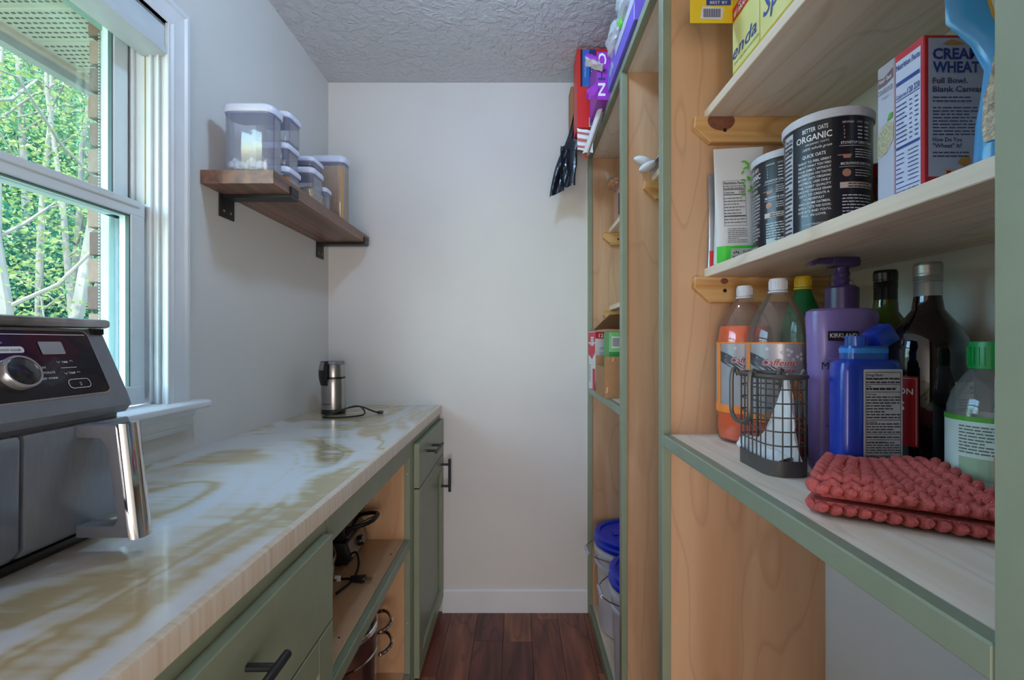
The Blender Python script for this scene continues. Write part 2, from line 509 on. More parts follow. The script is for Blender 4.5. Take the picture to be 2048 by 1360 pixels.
# screen edge beads that show as a fine zip along the outer frame
zb = B()
for i in range(120):
    z = 1.095 + i * .0075
    zb.box(-1.016, -1.0125, Y1 - .0255, Y1 - .0235, z, z + .0035)
win.part('screen_spline', zb, mat('grey_spline', '#9AA6A8', rough=.6), smooth=False, kind='stuff')
# blind cassette under the head
cas = win.part('blind_cassette', B().box(-.93, -.868, Y0 + .003, Y1 - .003, 1.968, 2.022, bev=.004), VINYL)
win.part('bottom_rail', B().box(-.93, -.861, Y0 + .003, Y1 - .0005, 1.950, 1.968, bev=.003), VINYL, parent=cas)
# moulded casing with mitred profile
cp = [(0, 0), (.066, 0), (.066, .012), (.058, .019), (.050, .019), (.044, .015), (.014, .012), (.008, .016), (0, .013)]   # (across, out of wall)
cb = B()
cb.prism([(XL + p[1], Y1 + p[0]) for p in cp], 2, 1.09, 2.03)
cb.prism([(XL + p[1], Y0 - p[0]) for p in cp], 2, 1.09, 2.03)
cb.prism([(XL + p[1], 2.03 + p[0]) for p in cp], 1, Y0, Y1)
for yc, s in ((Y1, 1), (Y0, -1)):       # mitred corners
    n = len(cp); vs = []
    for p in cp: vs += [(XL + p[1], yc, 2.03 + p[0]), (XL + p[1], yc + s * p[0], 2.03 + p[0]), (XL + p[1], yc + s * p[0], 2.03)]
    fs = []
    for i in range(n - 1):
        a, c = 3 * i, 3 * (i + 1); fs += [(a, c, c + 1, a + 1), (a + 1, c + 1, c + 2, a + 2)]
    cb.raw(vs, fs)
bmesh.ops.recalc_face_normals(cb.bm, faces=cb.bm.faces)
win.part('casing', cb, WHITE_P, smooth=False)
sp = [(-.915, 1.070), (-.826, 1.070), (-.819, 1.074), (-.817, 1.080), (-.819, 1.086), (-.826, 1.090), (-.915, 1.090)]
win.part('stool', B().prism(sp, 1, Y0 - .09, Y1 + .092, bev=.002, seg=1), WHITE_P)
ap = [(XL, 1.012), (-.866, 1.012), (-.862, 1.020), (-.862, 1.026), (-.856, 1.030), (-.853, 1.048), (-.846, 1.056), (-.842, 1.070), (XL, 1.070)]
win.part('apron', B().prism(ap, 1, Y0 - .07, Y1 + .066), WHITE_P, smooth=False)

# ------------------------------------------------------------------ outside: brick reveal, eaves, ground, trees
MORT = mat('grey_mortar', '#9C928A', rough=.9, var=.12, scale=60)
bw = struct('wall_exterior', B().box(-1.045, -.995, 1.135, 2.3, -.5, 2.30).box(-1.045, -.995, -1.2, .19, -.5, 2.30).box(-1.045, -.995, .19, 1.135, -.5, 1.05), MORT,
            label='brown brick outer face of the house')
BR = [mat('brown_brick_%d' % i, h, rough=.9, var=.18, scale=40, bump=.4, bscale=120) for i, h in enumerate(('#7A5C4E', '#8A6858', '#6A5048', '#927566'))]
bricks = [finish(B().box(-.055, 0, 0, l, 0, .057, bev=.002, seg=1), 'brick', BR[i % 4], smooth=False) for i, l in enumerate((.20, .095, .20, .095, .20, .095, .20, .095))]
rnd = random.Random(5)
for i in range(19):
    o = bpy.data.objects.new('brick', bricks[(i % 2) + 2 * rnd.randrange(4)]); COL.objects.link(o); o.parent = bw
    o.location = (-.995, 1.112 + rnd.uniform(-.003, .003), .92 + i * .067)

SOF = mat('white_vinyl_soffit', '#D9D6CC', rough=.5, var=.02)
sof = Thing('roof_eave', 'white vented vinyl soffit and fascia of the roof overhang outside window', 'roof eave', (-1.3, 1.0, 2.2), kind=None)
pm = finish(B().box(-.5, 0, 0, .296, 0, .01).box(-.5, 0, .292, .30, -.010, .01, bev=.002, seg=1).box(-.5, 0, .146, .150, -.003, .01), 'soffit_panel', SOF, smooth=False)
hb = B()
for r_ in range(6):
    for c in range(24):
        for h2 in (0, .150):
            x = -.485 + c * .0195 + (r_ % 2) * .009
            hb.box(x, x + .011, h2 + .020 + r_ * .021, h2 + .026 + r_ * .021, -.0012, .0)
hm = finish(hb, 'vent_slots', mat('dark_vent_slot', '#6E6A64', rough=.9), smooth=False)
for i in range(9):
    p = sof.mesh_part('soffit_panel', pm, (-1.045, -.2 + i * .3, 2.2))
    q = sof.mesh_part('vent_slots', hm, parent=p); q.location = (0, 0, 0); q['kind'] = 'stuff'
sof.part('fascia_channel', B().box(-1.565, -1.545, -.5, 3.2, 2.185, 2.21), mat('cream_trim', '#E2CFC2', rough=.5), smooth=False)
sof.part('fascia', B().box(-1.60, -1.565, -.5, 3.2, 2.158, 2.36), mat('grey_white_fascia', '#B9BDC4', rough=.5), smooth=False)
sof.part('roof_deck', B().prism([(-1.62, 2.36), (-1.0, 2.56), (-1.0, 2.60), (-1.62, 2.40)], 1, -.5, 3.2), mat('brown_shingle', '#4A423E', rough=.9), smooth=False)

GRASS = mat('woodland_floor', '#6C6E50', rough=.95, var=.35, scale=3, bump=.4, bscale=14)
gb = B().grid(lambda u, v: V((-1.2 - 17 * u, -9 + 28 * v, -.55 + 2.6 * u ** 1.5 + .12 * math.sin(9 * v) * u)), 14, 14)
struct('ground', gb, GRASS, smooth=True, label='green woodland slope outside the window')

def leaf_mat(name, col, tr):
    m, nt, b = _mat(name)
    N = nt.nodes.new; L = nt.links.new
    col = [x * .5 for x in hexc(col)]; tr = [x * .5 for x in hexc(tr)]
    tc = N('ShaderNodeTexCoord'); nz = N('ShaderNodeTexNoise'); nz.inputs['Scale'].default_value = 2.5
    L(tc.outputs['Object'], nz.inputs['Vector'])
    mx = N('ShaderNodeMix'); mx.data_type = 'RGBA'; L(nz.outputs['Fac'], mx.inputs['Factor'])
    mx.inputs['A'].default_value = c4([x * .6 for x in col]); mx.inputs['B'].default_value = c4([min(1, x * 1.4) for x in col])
    L(mx.outputs['Result'], b.inputs['Base Color']); setin(b, 'Roughness', .45)
    t = N('ShaderNodeBsdfTranslucent'); t.inputs[0].default_value = c4(tr)
    ms = N('ShaderNodeMixShader'); ms.inputs[0].default_value = .4
    out = [n for n in nt.nodes if n.type == 'OUTPUT_MATERIAL'][0]
    L(b.outputs[0], ms.inputs[1]); L(t.outputs[0], ms.inputs[2]); L(ms.outputs[0], out.inputs[0])
    return m
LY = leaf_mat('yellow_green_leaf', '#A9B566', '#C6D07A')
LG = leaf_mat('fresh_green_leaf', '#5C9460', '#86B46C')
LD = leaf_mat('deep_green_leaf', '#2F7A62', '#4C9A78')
BARK = mat('pale_grey_bark', '#7A7069', rough=.9, var=.22, scale=8, bump=.5, bscale=40, stretch=(1, 1, .2))
BARKD = mat('grey_brown_bark', '#665E59', rough=.9, var=.22, scale=8, bump=.5, bscale=40, stretch=(1, 1, .2))

def leaves(b, pts, rnd, size):
    vs, fs = [], []
    for p in pts:
        d = V((rnd.gauss(0, 1), rnd.gauss(0, 1), rnd.gauss(0, .6))).normalized()
        e = d.cross(V((rnd.gauss(0, 1), rnd.gauss(0, 1), rnd.gauss(0, 1)))).normalized()
        s = size * rnd.uniform(.6, 1.3); n = d.cross(e) * s * .18; k = len(vs)
        vs += [p, p + d * s * .5 + e * s * .33 + n, p + d * s, p + d * s * .5 - e * s * .33 + n]
        fs += [(k, k + 1, k + 2), (k, k + 2, k + 3)]
    b.raw(vs, fs)
def gz(x): return -.55 + 2.6 * max(0, min(1, (-1.2 - x) / 17)) ** 1.5
def tree(px, Y, r, lean, h, label, bark, lm, nl, size, seed, forks=2, low=1.3):
    rnd = random.Random(seed)
    X = px if isinstance(px, float) else (px - 1035) / 910 * Y; z0 = gz(X) - .1
    t = Thing('woodland_tree', label, 'tree', (X, Y, z0), group='trees outside the window')
    P = []
    for i in range(9):
        f = i / 8
        P.append(V((X + lean * f * .6 + rnd.uniform(-.03, .03), Y + lean * f * .55 + rnd.uniform(-.03, .03), z0 + h * f)))
    t.part('trunk', B().tube(P, [r * (1 - .65 * i / 8) for i in range(9)], n=9, smooth=0), bark)
    tips = list(P[3:])
    for k in range(forks + 4):
        a = P[rnd.randrange(2, 8)]
        ang = rnd.uniform(0, 2 * PI); ln = rnd.uniform(.5, 1.3)
        Q = [a + V((math.cos(ang) * ln * f, math.sin(ang) * ln * f, ln * f * rnd.uniform(.4, 1.2))) for f in (0, .35, .7, 1)]
        t.part('branch', B().tube(Q, [r * .26, r * .2, r * .13, r * .06], n=6), bark)
        tips += Q[1:]
    pts = []
    for i in range(nl):
        a = rnd.choice(tips)
        if a.z < low - .3 and rnd.random() < .8: continue
        pts.append(a + V((rnd.gauss(0, .42), rnd.gauss(0, .42), rnd.gauss(0, .36))))
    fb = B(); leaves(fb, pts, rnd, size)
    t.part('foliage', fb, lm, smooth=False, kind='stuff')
T_ = [(22, 4.4, .085, -.25, 5.2, 'thickest pale trunk tree at the left edge of the window view', BARK, LY, 700, .055),
      (52, 5.4, .05, .3, 5.0, 'slim pale tree just right of the thickest trunk', BARK, LG, 900, .055),
      (96, 4.7, .075, .75, 5.4, 'pale leaning tree in the middle of the lower window pane', BARK, LY, 1000, .055),
      (128, 6.2, .06, .35, 5.6, 'grey-brown tree with upright trunk near the brick edge', BARKD, LY, 1500, .06),
      (160, 7.4, .055, 1.1, 5.4, 'strongly leaning thin tree beside the brick edge', BARKD, LG, 1300, .065),
      (-40, 5.2, .055, .2, 5.4, 'tree with yellow-green crown left of the window view', BARK, LY, 900, .06),
      (72, 8.0, .09, -.3, 6.4, 'dull grey trunk standing deeper in the woods', BARKD, LG, 1900, .08),
      (180, 5.6, .045, -.5, 5.2, 'slender tree half hidden behind the brick edge', BARK, LY, 1300, .055),
      (-100, 7.0, .06, .4, 6.0, 'grey-brown tree far left in the woods', BARKD, LG, 1000, .07)]
T_ += [(-9.5, 3.4, .06, .3, 4.2, 'small grey-brown tree at the woods edge straight out from the window', BARKD, LY, 1000, .08),
       (-11.0, .4, .07, -.3, 4.4, 'grey-brown tree at the low woods edge left of the window view', BARKD, LG, 1000, .09),
       (-10.5, -2.6, .06, .2, 4.2, 'pale tree at the far left end of the woods edge', BARK, LY, 1000, .09)]
for i, a in enumerate(T_): tree(*a, seed=20 + i)
def shrub(px, Y, w, h, label, lm, n, size, seed):
    rnd = random.Random(seed); X = px if isinstance(px, float) else (px - 1035) / 910 * Y; z0 = gz(X)
    t = Thing('woodland_shrub', label, 'shrub', (X, Y, z0), group='undergrowth outside the window')
    for k in range(5):
        a = rnd.uniform(0, 6.28); Q = [V((X, Y, z0 - .1)), V((X + math.cos(a) * w * .25, Y + math.sin(a) * w * .25, z0 + h * .5)), V((X + math.cos(a) * w * .5, Y + math.sin(a) * w * .5, z0 + h * .9))]
        t.part('stem', B().tube(Q, [.03, .02, .008], n=5), BARKD)
    pts = []
    for i in range(n):
        d = V((rnd.gauss(0, 1), rnd.gauss(0, 1), rnd.gauss(0, 1))).normalized() * rnd.random() ** .4
        pts.append(V((X + d.x * w, Y + d.y * w, z0 + h * .5 + d.z * h * .5)))
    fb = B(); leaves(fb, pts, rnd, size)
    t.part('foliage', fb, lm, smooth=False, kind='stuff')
S_ = [(0, 7.4, 1.4, 3.4, 'deep green shrub mass at the left of the window view', LD, 6500, .08),
      (95, 8.2, 1.4, 3.6, 'deep green shrub mass in the middle of the window view', LD, 6500, .08),
      (175, 9.0, 1.5, 4.0, 'deep green shrub mass beside the brick edge', LD, 6500, .085),
      (-60, 9.2, 1.6, 6.5, 'tall leafy shrub far back at the left', LG, 5000, .10),
      (50, 10.6, 2.0, 7.4, 'tall fresh green thicket far back behind the trunks', LD, 7000, .11),
      (150, 11.0, 2.1, 8.4, 'tall fresh green thicket far back near the eave', LG, 7000, .11),
      (230, 10.8, 2.1, 7.6, 'tall thicket far back hidden mostly by the bricks', LG, 4000, .12),
      (100, 13.5, 2.8, 10.5, 'bright tree mass closing the woods at the back', LY, 9000, .14),
      (0, 13.5, 2.8, 10.0, 'bright tree mass at the back left of the woods', LG, 9000, .14),
      (190, 14.0, 3.0, 11.0, 'bright tree mass at the back right of the woods', LG, 8000, .14)]
S_ += [(-11.5, 5.2, 1.8, 3.6, 'broad deep green shrub at the woods edge beyond the lawn', LD, 3500, .12),
       (-12.0, 1.8, 1.9, 3.0, 'broad fresh green shrub at the woods edge beyond the lawn', LG, 3500, .12),
       (-12.2, -1.6, 1.9, 2.8, 'broad yellow-green shrub at the woods edge beyond the lawn', LY, 3500, .12),
       (-12.0, -4.8, 1.8, 3.2, 'deep green shrub at the left end of the woods edge', LD, 3000, .12)]
for i, a in enumerate(S_): shrub(*a, seed=60 + i)

# ------------------------------------------------------------------ ceiling lamp over the aisle (just out of frame)
lamp = Thing('ceiling_lamp', 'small round flush ceiling lamp over the aisle', 'lamp', (-.08, 1.08, ZC))
lamp.part('base', B().lathe([(.0, 0), (.085, 0), (.085, -.015), (.06, -.03), (0, -.03)], c=(-.08, 1.08, ZC), caps=False), WHITE_P)
LG_ = mat('lit_opal_glass', (.43, .70, 1.0), rough=.4, emit=88.0, var=0)
lamp.part('globe', B().ball((-.08, 1.08, ZC - .085), .062, .062, .058, n=16, k=9), LG_)
# ================================================================== LEFT SIDE: CABINETS AND WORKTOP
CF, DF, ZT, ZU = -.36, -.34, .952, .916     # face-frame plane, door front plane, worktop top / underside

def pull(T, parent, p, axis, length=.146):
    """black bar pull on two posts, standing off a front that faces +x; p = centre of the bar"""
    x, y, z = p
    d = V((0, 1, 0)) if axis == 'y' else V((0, 0, 1))
    c = V(p)
    b = B().cyl(c - d * length / 2, c + d * length / 2, .006, n=12)
    for s in (-.048, .048):
        q = c + d * s
        b.cyl((DF - .0005, q.y, q.z), (q.x, q.y, q.z), .0052, n=10)
    return T.part('handle', b, BLACK, parent=parent, label='black bar handle')

def shaker(T, y0, y1, z0, z1, fr=.058):
    d = T.part('door', B().box(CF, DF, y0, y0 + fr, z0, z1, bev=.0015, seg=1).box(CF, DF, y1 - fr, y1, z0, z1, bev=.0015, seg=1)
               .box(CF, DF, y0 + fr, y1 - fr, z0, z0 + fr, bev=.0015, seg=1).box(CF, DF, y0 + fr, y1 - fr, z1 - fr, z1, bev=.0015, seg=1), GREEN, smooth=False)
    T.part('panel', B().box(CF + .001, CF + .009, y0 + fr - .004, y1 - fr + .004, z0 + fr - .004, z1 - fr + .004), GREEN, parent=d, smooth=False)
    bd = B()
    a0, a1, c0, c1 = y0 + fr, y1 - fr, z0 + fr, z1 - fr
    for q in (((a0, c0), (a1, c0)), ((a1, c0), (a1, c1)), ((a1, c1), (a0, c1)), ((a0, c1), (a0, c0))):
        bd.tube([(CF + .011, *q[0]), (CF + .011, *q[1])], .005, n=6)
    T.part('bead', bd, GREEN, parent=d, smooth=False)
    return d

def drawer(T, y0, y1, z0=.735, z1=.890):
    return T.part('drawer', B().box(CF, DF, y0, y1, z0, z1, bev=.0015, seg=1), GREEN, smooth=False)

# near cabinet
c1 = Thing('base_cabinet', 'sage green base cabinet nearest the camera with wide drawer and black bar handle', 'cabinet', (-.61, .1, 0), group='sage green base cabinets')
c1.part('carcass', B().box(XL, CF - .019, -.62, .855, .10, ZU), PLYIN, smooth=False)
c1.part('face_frame', B().box(CF - .019, CF, -.62, .8565, .89 - .02, ZU).box(CF - .019, CF, .80, .8565, .10, ZU - .046).box(CF - .019, CF, -.62, -.56, .10, ZU - .046).box(CF - .019, CF, .165, .225, .10, ZU - .046).box(CF - .019, CF, -.56, .165, .70, .76).box(CF - .019, CF, .225, .80, .70, .76), GREEN, smooth=False)
c1.part('toe_kick', B().box(-.44, -.425, -.62, .8565, 0, .10), GREEN, smooth=False)
d = drawer(c1, .205, .8385); pull(c1, d, (-.302, .524, .834), 'y')
d = drawer(c1, -.585, .185); pull(c1, d, (-.302, -.2, .834), 'y')
d = shaker(c1, .205, .519, .075, .731); pull(c1, d, (-.302, .49, .65), 'z')
d = shaker(c1, .523, .8385, .075, .731); pull(c1, d, (-.302, .553, .65), 'z')

# open bay
c2 = Thing('open_shelf_cabinet', 'sage green open cabinet bay with a birch plywood shelf', 'cabinet', (-.61, 1.2, 0))
c2.part('side_panel', B().box(XL + .02, CF - .019, 1.530, 1.548, .112, ZU), PLY, smooth=False)
c2.part('side_panel', B().box(XL + .02, CF - .019, .857, .866, .112, ZU), PLY, smooth=False)
c2.part('back_panel', B().box(XL, XL + .018, .857, 1.548, .112, ZU), PLY, smooth=False)
c2.part('top_rail', B().box(CF - .019, CF, .862, 1.524, .855, ZU, bev=.001, seg=1), GREEN, smooth=False)
c2.part('stile', B().box(CF - .019, CF, 1.524, 1.548, .06, ZU, bev=.001, seg=1), GREEN, smooth=False)
sh = c2.part('shelf', B().box(XL + .018, CF - .019, .866, 1.530, .562, .580), PLYIN, smooth=False)
c2.part('edge_strip', B().box(CF - .019, CF, .8625, 1.5235, .548, .580, bev=.002, seg=1), GREEN, parent=sh, smooth=False)
dk = c2.part('deck', B().box(XL + .018, CF - .019, .866, 1.530, .112, .131), PLYIN, smooth=False)
c2.part('edge_strip', B().box(CF - .019, CF, .8625, 1.5235, .06, .131, bev=.002, seg=1), GREEN, parent=dk, smooth=False)
c2.part('toe_kick', B().box(-.44, -.425, .862, 1.548, 0, .112), GREEN, smooth=False)
NAIL = mat('brass_nail', '#C9B38A', rough=.4, metal=.4)
for z in (.80, .30):
    c2.part('nail', B().ball((CF - .010, 1.5237, z), .0025, .0015, .0025, n=8, k=5), NAIL)
for (y, x) in ((1.42, -.395), (1.02, -.40)):
    c2.part('nail', B().ball((x, y, .5803), .003, .003, .0012, n=8, k=5), INK)

# far cabinet
c3 = Thing('base_cabinet', 'sage green base cabinet against the end wall with shaker door and drawer', 'cabinet', (-.61, 1.83, 0), group='sage green base cabinets')
c3.part('carcass', B().box(XL, CF - .019, 1.549, YF, .10, ZU), PLYIN, smooth=False)
c3.part('face_frame', B().box(CF - .019, CF, 1.549, 1.60, .06, ZU).box(CF - .019, CF, 2.06, YF, .06, ZU).box(CF - .019, CF, 1.60, 2.06, .88, ZU).box(CF - .019, CF, 1.60, 2.06, .70, .76).box(CF - .019, CF, 1.60, 2.06, .06, .12), GREEN, smooth=False)
c3.part('toe_kick', B().box(-.44, -.425, 1.549, YF, 0, .10), GREEN, smooth=False)
d = drawer(c3, 1.578, 2.094); pull(c3, d, (-.302, 1.76, .834), 'y')
d = shaker(c3, 1.578, 2.094, .075, .731, fr=.062); pull(c3, d, (-.302, 2.025, .650), 'z')

# worktop: poured, marbled resin
def marble():
    m, nt, b = _mat('poured_marble_resin')
    N = nt.nodes.new; L = nt.links.new
    tc = N('ShaderNodeTexCoord')
    mp = N('ShaderNodeMapping'); mp.inputs['Rotation'].default_value = (0, 0, math.radians(12)); mp.inputs['Scale'].default_value = (2.1, .85, 1.0); mp.inputs['Location'].default_value = (.35, .2, 0)
    L(tc.outputs['Object'], mp.inputs[0])
    n0 = N('ShaderNodeTexNoise'); n0.inputs['Scale'].default_value = 1.5; n0.inputs['Detail'].default_value = 2.5; n0.inputs['Distortion'].default_value = .9
    L(mp.outputs[0], n0.inputs['Vector'])
    # fold the field into nested swirling bands
    n1 = N('ShaderNodeTexNoise'); n1.inputs['Scale'].default_value = 1.35; n1.inputs['Detail'].default_value = 3.2; n1.inputs['Distortion'].default_value = 1.9
    mx0 = N('ShaderNodeMix'); mx0.data_type = 'RGBA'; mx0.inputs['Factor'].default_value = .32
    L(mp.outputs[0], mx0.inputs['A']); L(n0.outputs['Color'], mx0.inputs['B']); L(mx0.outputs['Result'], n1.inputs['Vector'])
    # brushed streaks
    mp2 = N('ShaderNodeMapping'); mp2.inputs['Rotation'].default_value = (0, 0, math.radians(-14)); mp2.inputs['Scale'].default_value = (2.5, 42, 1)
    L(tc.outputs['Object'], mp2.inputs[0])
    n2 = N('ShaderNodeTexNoise'); n2.inputs['Scale'].default_value = 1.0; n2.inputs['Detail'].default_value = 5; n2.inputs['Distortion'].default_value = .4
    L(mp2.outputs[0], n2.inputs['Vector'])
    st = N('ShaderNodeMath'); st.operation = 'MULTIPLY_ADD'; st.inputs[1].default_value = .10; st.inputs[2].default_value = -.05
    L(n2.outputs['Fac'], st.inputs[0])
    ad = N('ShaderNodeMath'); ad.operation = 'ADD'; L(n1.outputs['Fac'], ad.inputs[0]); L(st.outputs[0], ad.inputs[1])
    r = N('ShaderNodeValToRGB'); r.color_ramp.interpolation = 'B_SPLINE'
    stops = [(.20, '#B9A47C'), (.28, '#CFC7B4'), (.35, '#D3D2D6'), (.40, '#CDC9C2'), (.43, '#BDAA86'), (.455, '#B09A72'), (.475, '#C6B898'), (.505, '#D6D2CE'), (.55, '#D5D6DC'),
             (.585, '#CDC7B8'), (.61, '#B5A178'), (.622, '#8A7552'), (.635, '#CFC6B4'), (.67, '#D6D6DB'), (.74, '#B5A27A')]
    e = r.color_ramp.elements
    e[0].position = stops[0][0]; e[0].color = c4(hexc(stops[0][1])); e[1].position = stops[-1][0]; e[1].color = c4(hexc(stops[-1][1]))
    for p, h in stops[1:-1]:
        x = e.new(p); x.color = c4(hexc(h))
    L(ad.outputs[0], r.inputs[0]); L(r.outputs[0], b.inputs['Base Color'])
    setin(b, 'Roughness', .16); setin(b, 'Coat Weight', .3)
    return m
def drips():
    m, nt, b = _mat('resin_edge_drips')
    N = nt.nodes.new; L = nt.links.new
    tc = N('ShaderNodeTexCoord'); mp = N('ShaderNodeMapping'); mp.inputs['Scale'].default_value = (1, 120, 2.5)
    L(tc.outputs['Object'], mp.inputs[0])
    n = N('ShaderNodeTexNoise'); n.inputs['Scale'].default_value = 1.0; n.inputs['Detail'].default_value = 5; L(mp.outputs[0], n.inputs['Vector'])
    r = N('ShaderNodeValToRGB'); e = r.color_ramp.elements
    e[0].position = .28; e[0].color = c4(hexc('#C4AE96')); e[1].position = .68; e[1].color = c4(hexc('#D6CABD'))
    x = e.new(.45); x.color = c4(hexc('#CFBDA8'))
    L(n.outputs['Fac'], r.inputs[0]); L(r.outputs[0], b.inputs['Base Color']); setin(b, 'Roughness', .25)
    return m
MARB = marble()
wt = Thing('worktop', 'long white and tan marbled resin worktop over the green cabinets', 'worktop', (-.61, .75, ZU))
wt.part('slab', B().box(XL, -.362, -.64, YF, ZU, ZT), MARB, smooth=False)
ep = [(-.362, ZU), (-.352, ZU), (-.3495, ZU + .003), (-.3495, ZT - .0055), (-.351, ZT - .002), (-.3545, ZT - .0002), (-.362, ZT)]
wt.part('front_edge', B().prism(ep, 1, -.64, YF), drips(), ang=28)

# ------------------------------------------------------------------ wall shelf with brackets
WAL = wood('walnut_laminate', '#8A6554', '#5F463D', axis=1, rough=.42, fine=30, along=1.0, lines=.3, vein='#4A3530', seed=4)
ws = Thing('wall_shelf', 'brown walnut wall shelf on two black brackets', 'shelf', (-.77, 1.655, 1.679))
ws.part('board', B().box(XL + .0005, -.671, 1.251, 2.059, 1.679, 1.717, bev=.001, seg=1), WAL, smooth=False)
for yb in (1.362, 2.005):
    w = .022
    br = ws.part('bracket', B().box(XL, -.666, yb - w, yb + w, 1.668, 1.6785, bev=.001, seg=1).box(-.6705, -.665, yb - w, yb + w, 1.6785, 1.702, bev=.001, seg=1)
                 .box(XL, XL + .005, yb - w - .012, yb + w + .012, 1.612, 1.6785, bev=.001, seg=1), BLACK, smooth=False)
    for s in (-.016, .016):
        ws.part('screw', B().ball((XL + .005, yb + s, 1.632), .0025, .005, .005, n=8, k=5), STEEL, parent=br)

PLAS = clear('clear_container_plastic', tint=(.94, .95, .985), gloss=.12, body=.09, bodycol=(.75, .78, .92))
LID = mat('white_blue_lid_plastic', '#CFD3E8', rough=.3, var=.02)
LIDG = mat('blue_grey_lid_seal', '#7C82AE', rough=.4, var=.02)
def rr3(x0, x1, y0, y1, r, z, n=5):
    return [(a, b_, z) for a, b_ in rrect(x0, y0, x1, y1, r, n)]
def skin(loops, cap0=True, cap1=True):
    b = B(); bm = b.bm
    R = [[bm.verts.new(p) for p in l] for l in loops]; n = len(R[0])
    for a, c in zip(R, R[1:]):
        for i in range(n): bm.faces.new([a[i], a[(i + 1) % n], c[(i + 1) % n], c[i]])
    if cap0: bm.faces.new(R[0][::-1])
    if cap1: bm.faces.new(R[-1])
    return b
def canister(label, x0, x1, y0, y1, z0, h, lid=.022, r=.02, fill=None):
    T = Thing('food_container', label, 'container', ((x0 + x1) / 2, (y0 + y1) / 2, z0), group='clear food containers on the wall shelf')
    zl = z0 + h - lid; t = .0022; g = .004
    T.part('body', skin([rr3(x0 + g + .004, x1 - g - .004, y0 + g + .004, y1 - g - .004, r * .8, z0), rr3(x0 + g, x1 - g, y0 + g, y1 - g, r, z0 + .006), rr3(x0 + g, x1 - g, y0 + g, y1 - g, r, zl),
                       rr3(x0 + g + t, x1 - g - t, y0 + g + t, y1 - g - t, r - t, zl), rr3(x0 + g + t, x1 - g - t, y0 + g + t, y1 - g - t, r - t, z0 + .007)]), PLAS)
    lo = T.part('lid', skin([rr3(x0 + .002, x1 - .002, y0 + .002, y1 - .002, r, zl), rr3(x0, x1, y0, y1, r + .002, zl + .003), rr3(x0, x1, y0, y1, r + .002, z0 + h - .006),
                            rr3(x0 + .004, x1 - .004, y0 + .004, y1 - .004, r, z0 + h)]), LID)
    T.part('seal', skin([rr3(x0 + .0045, x1 - .0045, y0 + .0045, y1 - .0045, r, zl - .004), rr3(x0 + .0035, x1 - .0035, y0 + .0035, y1 - .0035, r, zl)]), LIDG, parent=lo)
    if fill: fill(T, x0 + g + t + .001, x1 - g - t - .001, y0 + g + t + .001, y1 - g - t - .001, z0 + .0085, zl)
    return T
def fill_bags(T, x0, x1, y0, y1, z0, z1):
    rnd = random.Random(9); b = B()
    for i in range(26):
        s = .014
        b.ball((rnd.uniform(x0 + s, x1 - s), rnd.uniform(y0 + s, y1 - s), z0 + .012 + rnd.random() ** 2 * .024), s * rnd.uniform(.6, 1), s * .9, s * .8, n=7, k=5)
    T.part('white_lumps', b, mat('white_sugar', '#DDE0EA', rough=.7, bump=.6, bscale=200), kind='stuff')
def fill_solid(col, frac, name):
    def f(T, x0, x1, y0, y1, z0, z1):
        b = B(); b.grid(lambda u, v: V((x0 + (x1 - x0) * u, y0 + (y1 - y0) * v, z0 + (z1 - z0) * frac * (1 + .08 * math.sin(9 * u + 5 * v)))), 8, 8)
        h = z0 + (z1 - z0) * frac * .9
        b.box(x0, x1, y0, y1, z0, h)
        T.part(name, b, mat(name + '_' + col.strip('#'), col, rough=.8, var=.3, scale=90, bump=.6, bscale=160), kind='stuff')
    return f
def fill_pasta(T, x0, x1, y0, y1, z0, z1):
    rnd = random.Random(4); b = B()
    for i in range(150):
        e = rnd.random()
        if e < .6: x, y = rnd.uniform(x0 + .003, x1 - .003), y0 + .002 + rnd.random() * .006
        else: x, y = x1 - .002 - rnd.random() * .006, rnd.uniform(y0 + .003, y1 - .003)
        b.tube([(x, y, z0), (min(x1 - .002, max(x0 + .002, x + rnd.uniform(-.004, .004))), y, z1 - .012)], .0012, n=5)
    b.box(x0 + .009, x1 - .009, y0 + .009, y1 - .009, z0, z1 - .014)
    T.part('spaghetti', b, mat('dry_spaghetti', '#D7A65A', rough=.5, var=.15, scale=200), kind='stuff')
SH = 1.7172
canister('large clear square container with white lid at the near end of the shelf', -.828, -.682, 1.262, 1.345, SH, .190, r=.026, fill=fill_bags)
canister('low clear container with orange contents, lowest of the stack of three', -.797, -.684, 1.362, 1.452, SH, .055, lid=.018, r=.016, fill=fill_solid('#C9824A', .6, 'dried_peppers'))
canister('shallow clear container in the middle of the stack of three', -.797, -.688, 1.364, 1.450, SH + .0552, .072, lid=.018, r=.016)
canister('clear container with white lid topmost of the stack of three', -.797, -.684, 1.362, 1.452, SH + .1274, .093, lid=.018, r=.016)
canister('clear container of mixed seasoning under a shallow one, lower of the stack of two', -.805, -.684, 1.525, 1.62, SH, .115, lid=.020, r=.016, fill=fill_solid('#C9B68E', .45, 'seasoning'))
canister('shallow clear container, upper of the stack of two', -.805, -.684, 1.525, 1.62, SH + .1152, .036, lid=.016, r=.016)
canister('smallest clear container, between the stack of two and the spaghetti', -.755, -.686, 1.632, 1.690, SH, .083, lid=.016, r=.012)
canister('tall clear container full of spaghetti at the far end of the shelf', -.822, -.681, 1.79, 1.868, SH, .262, lid=.026, r=.022, fill=fill_pasta)

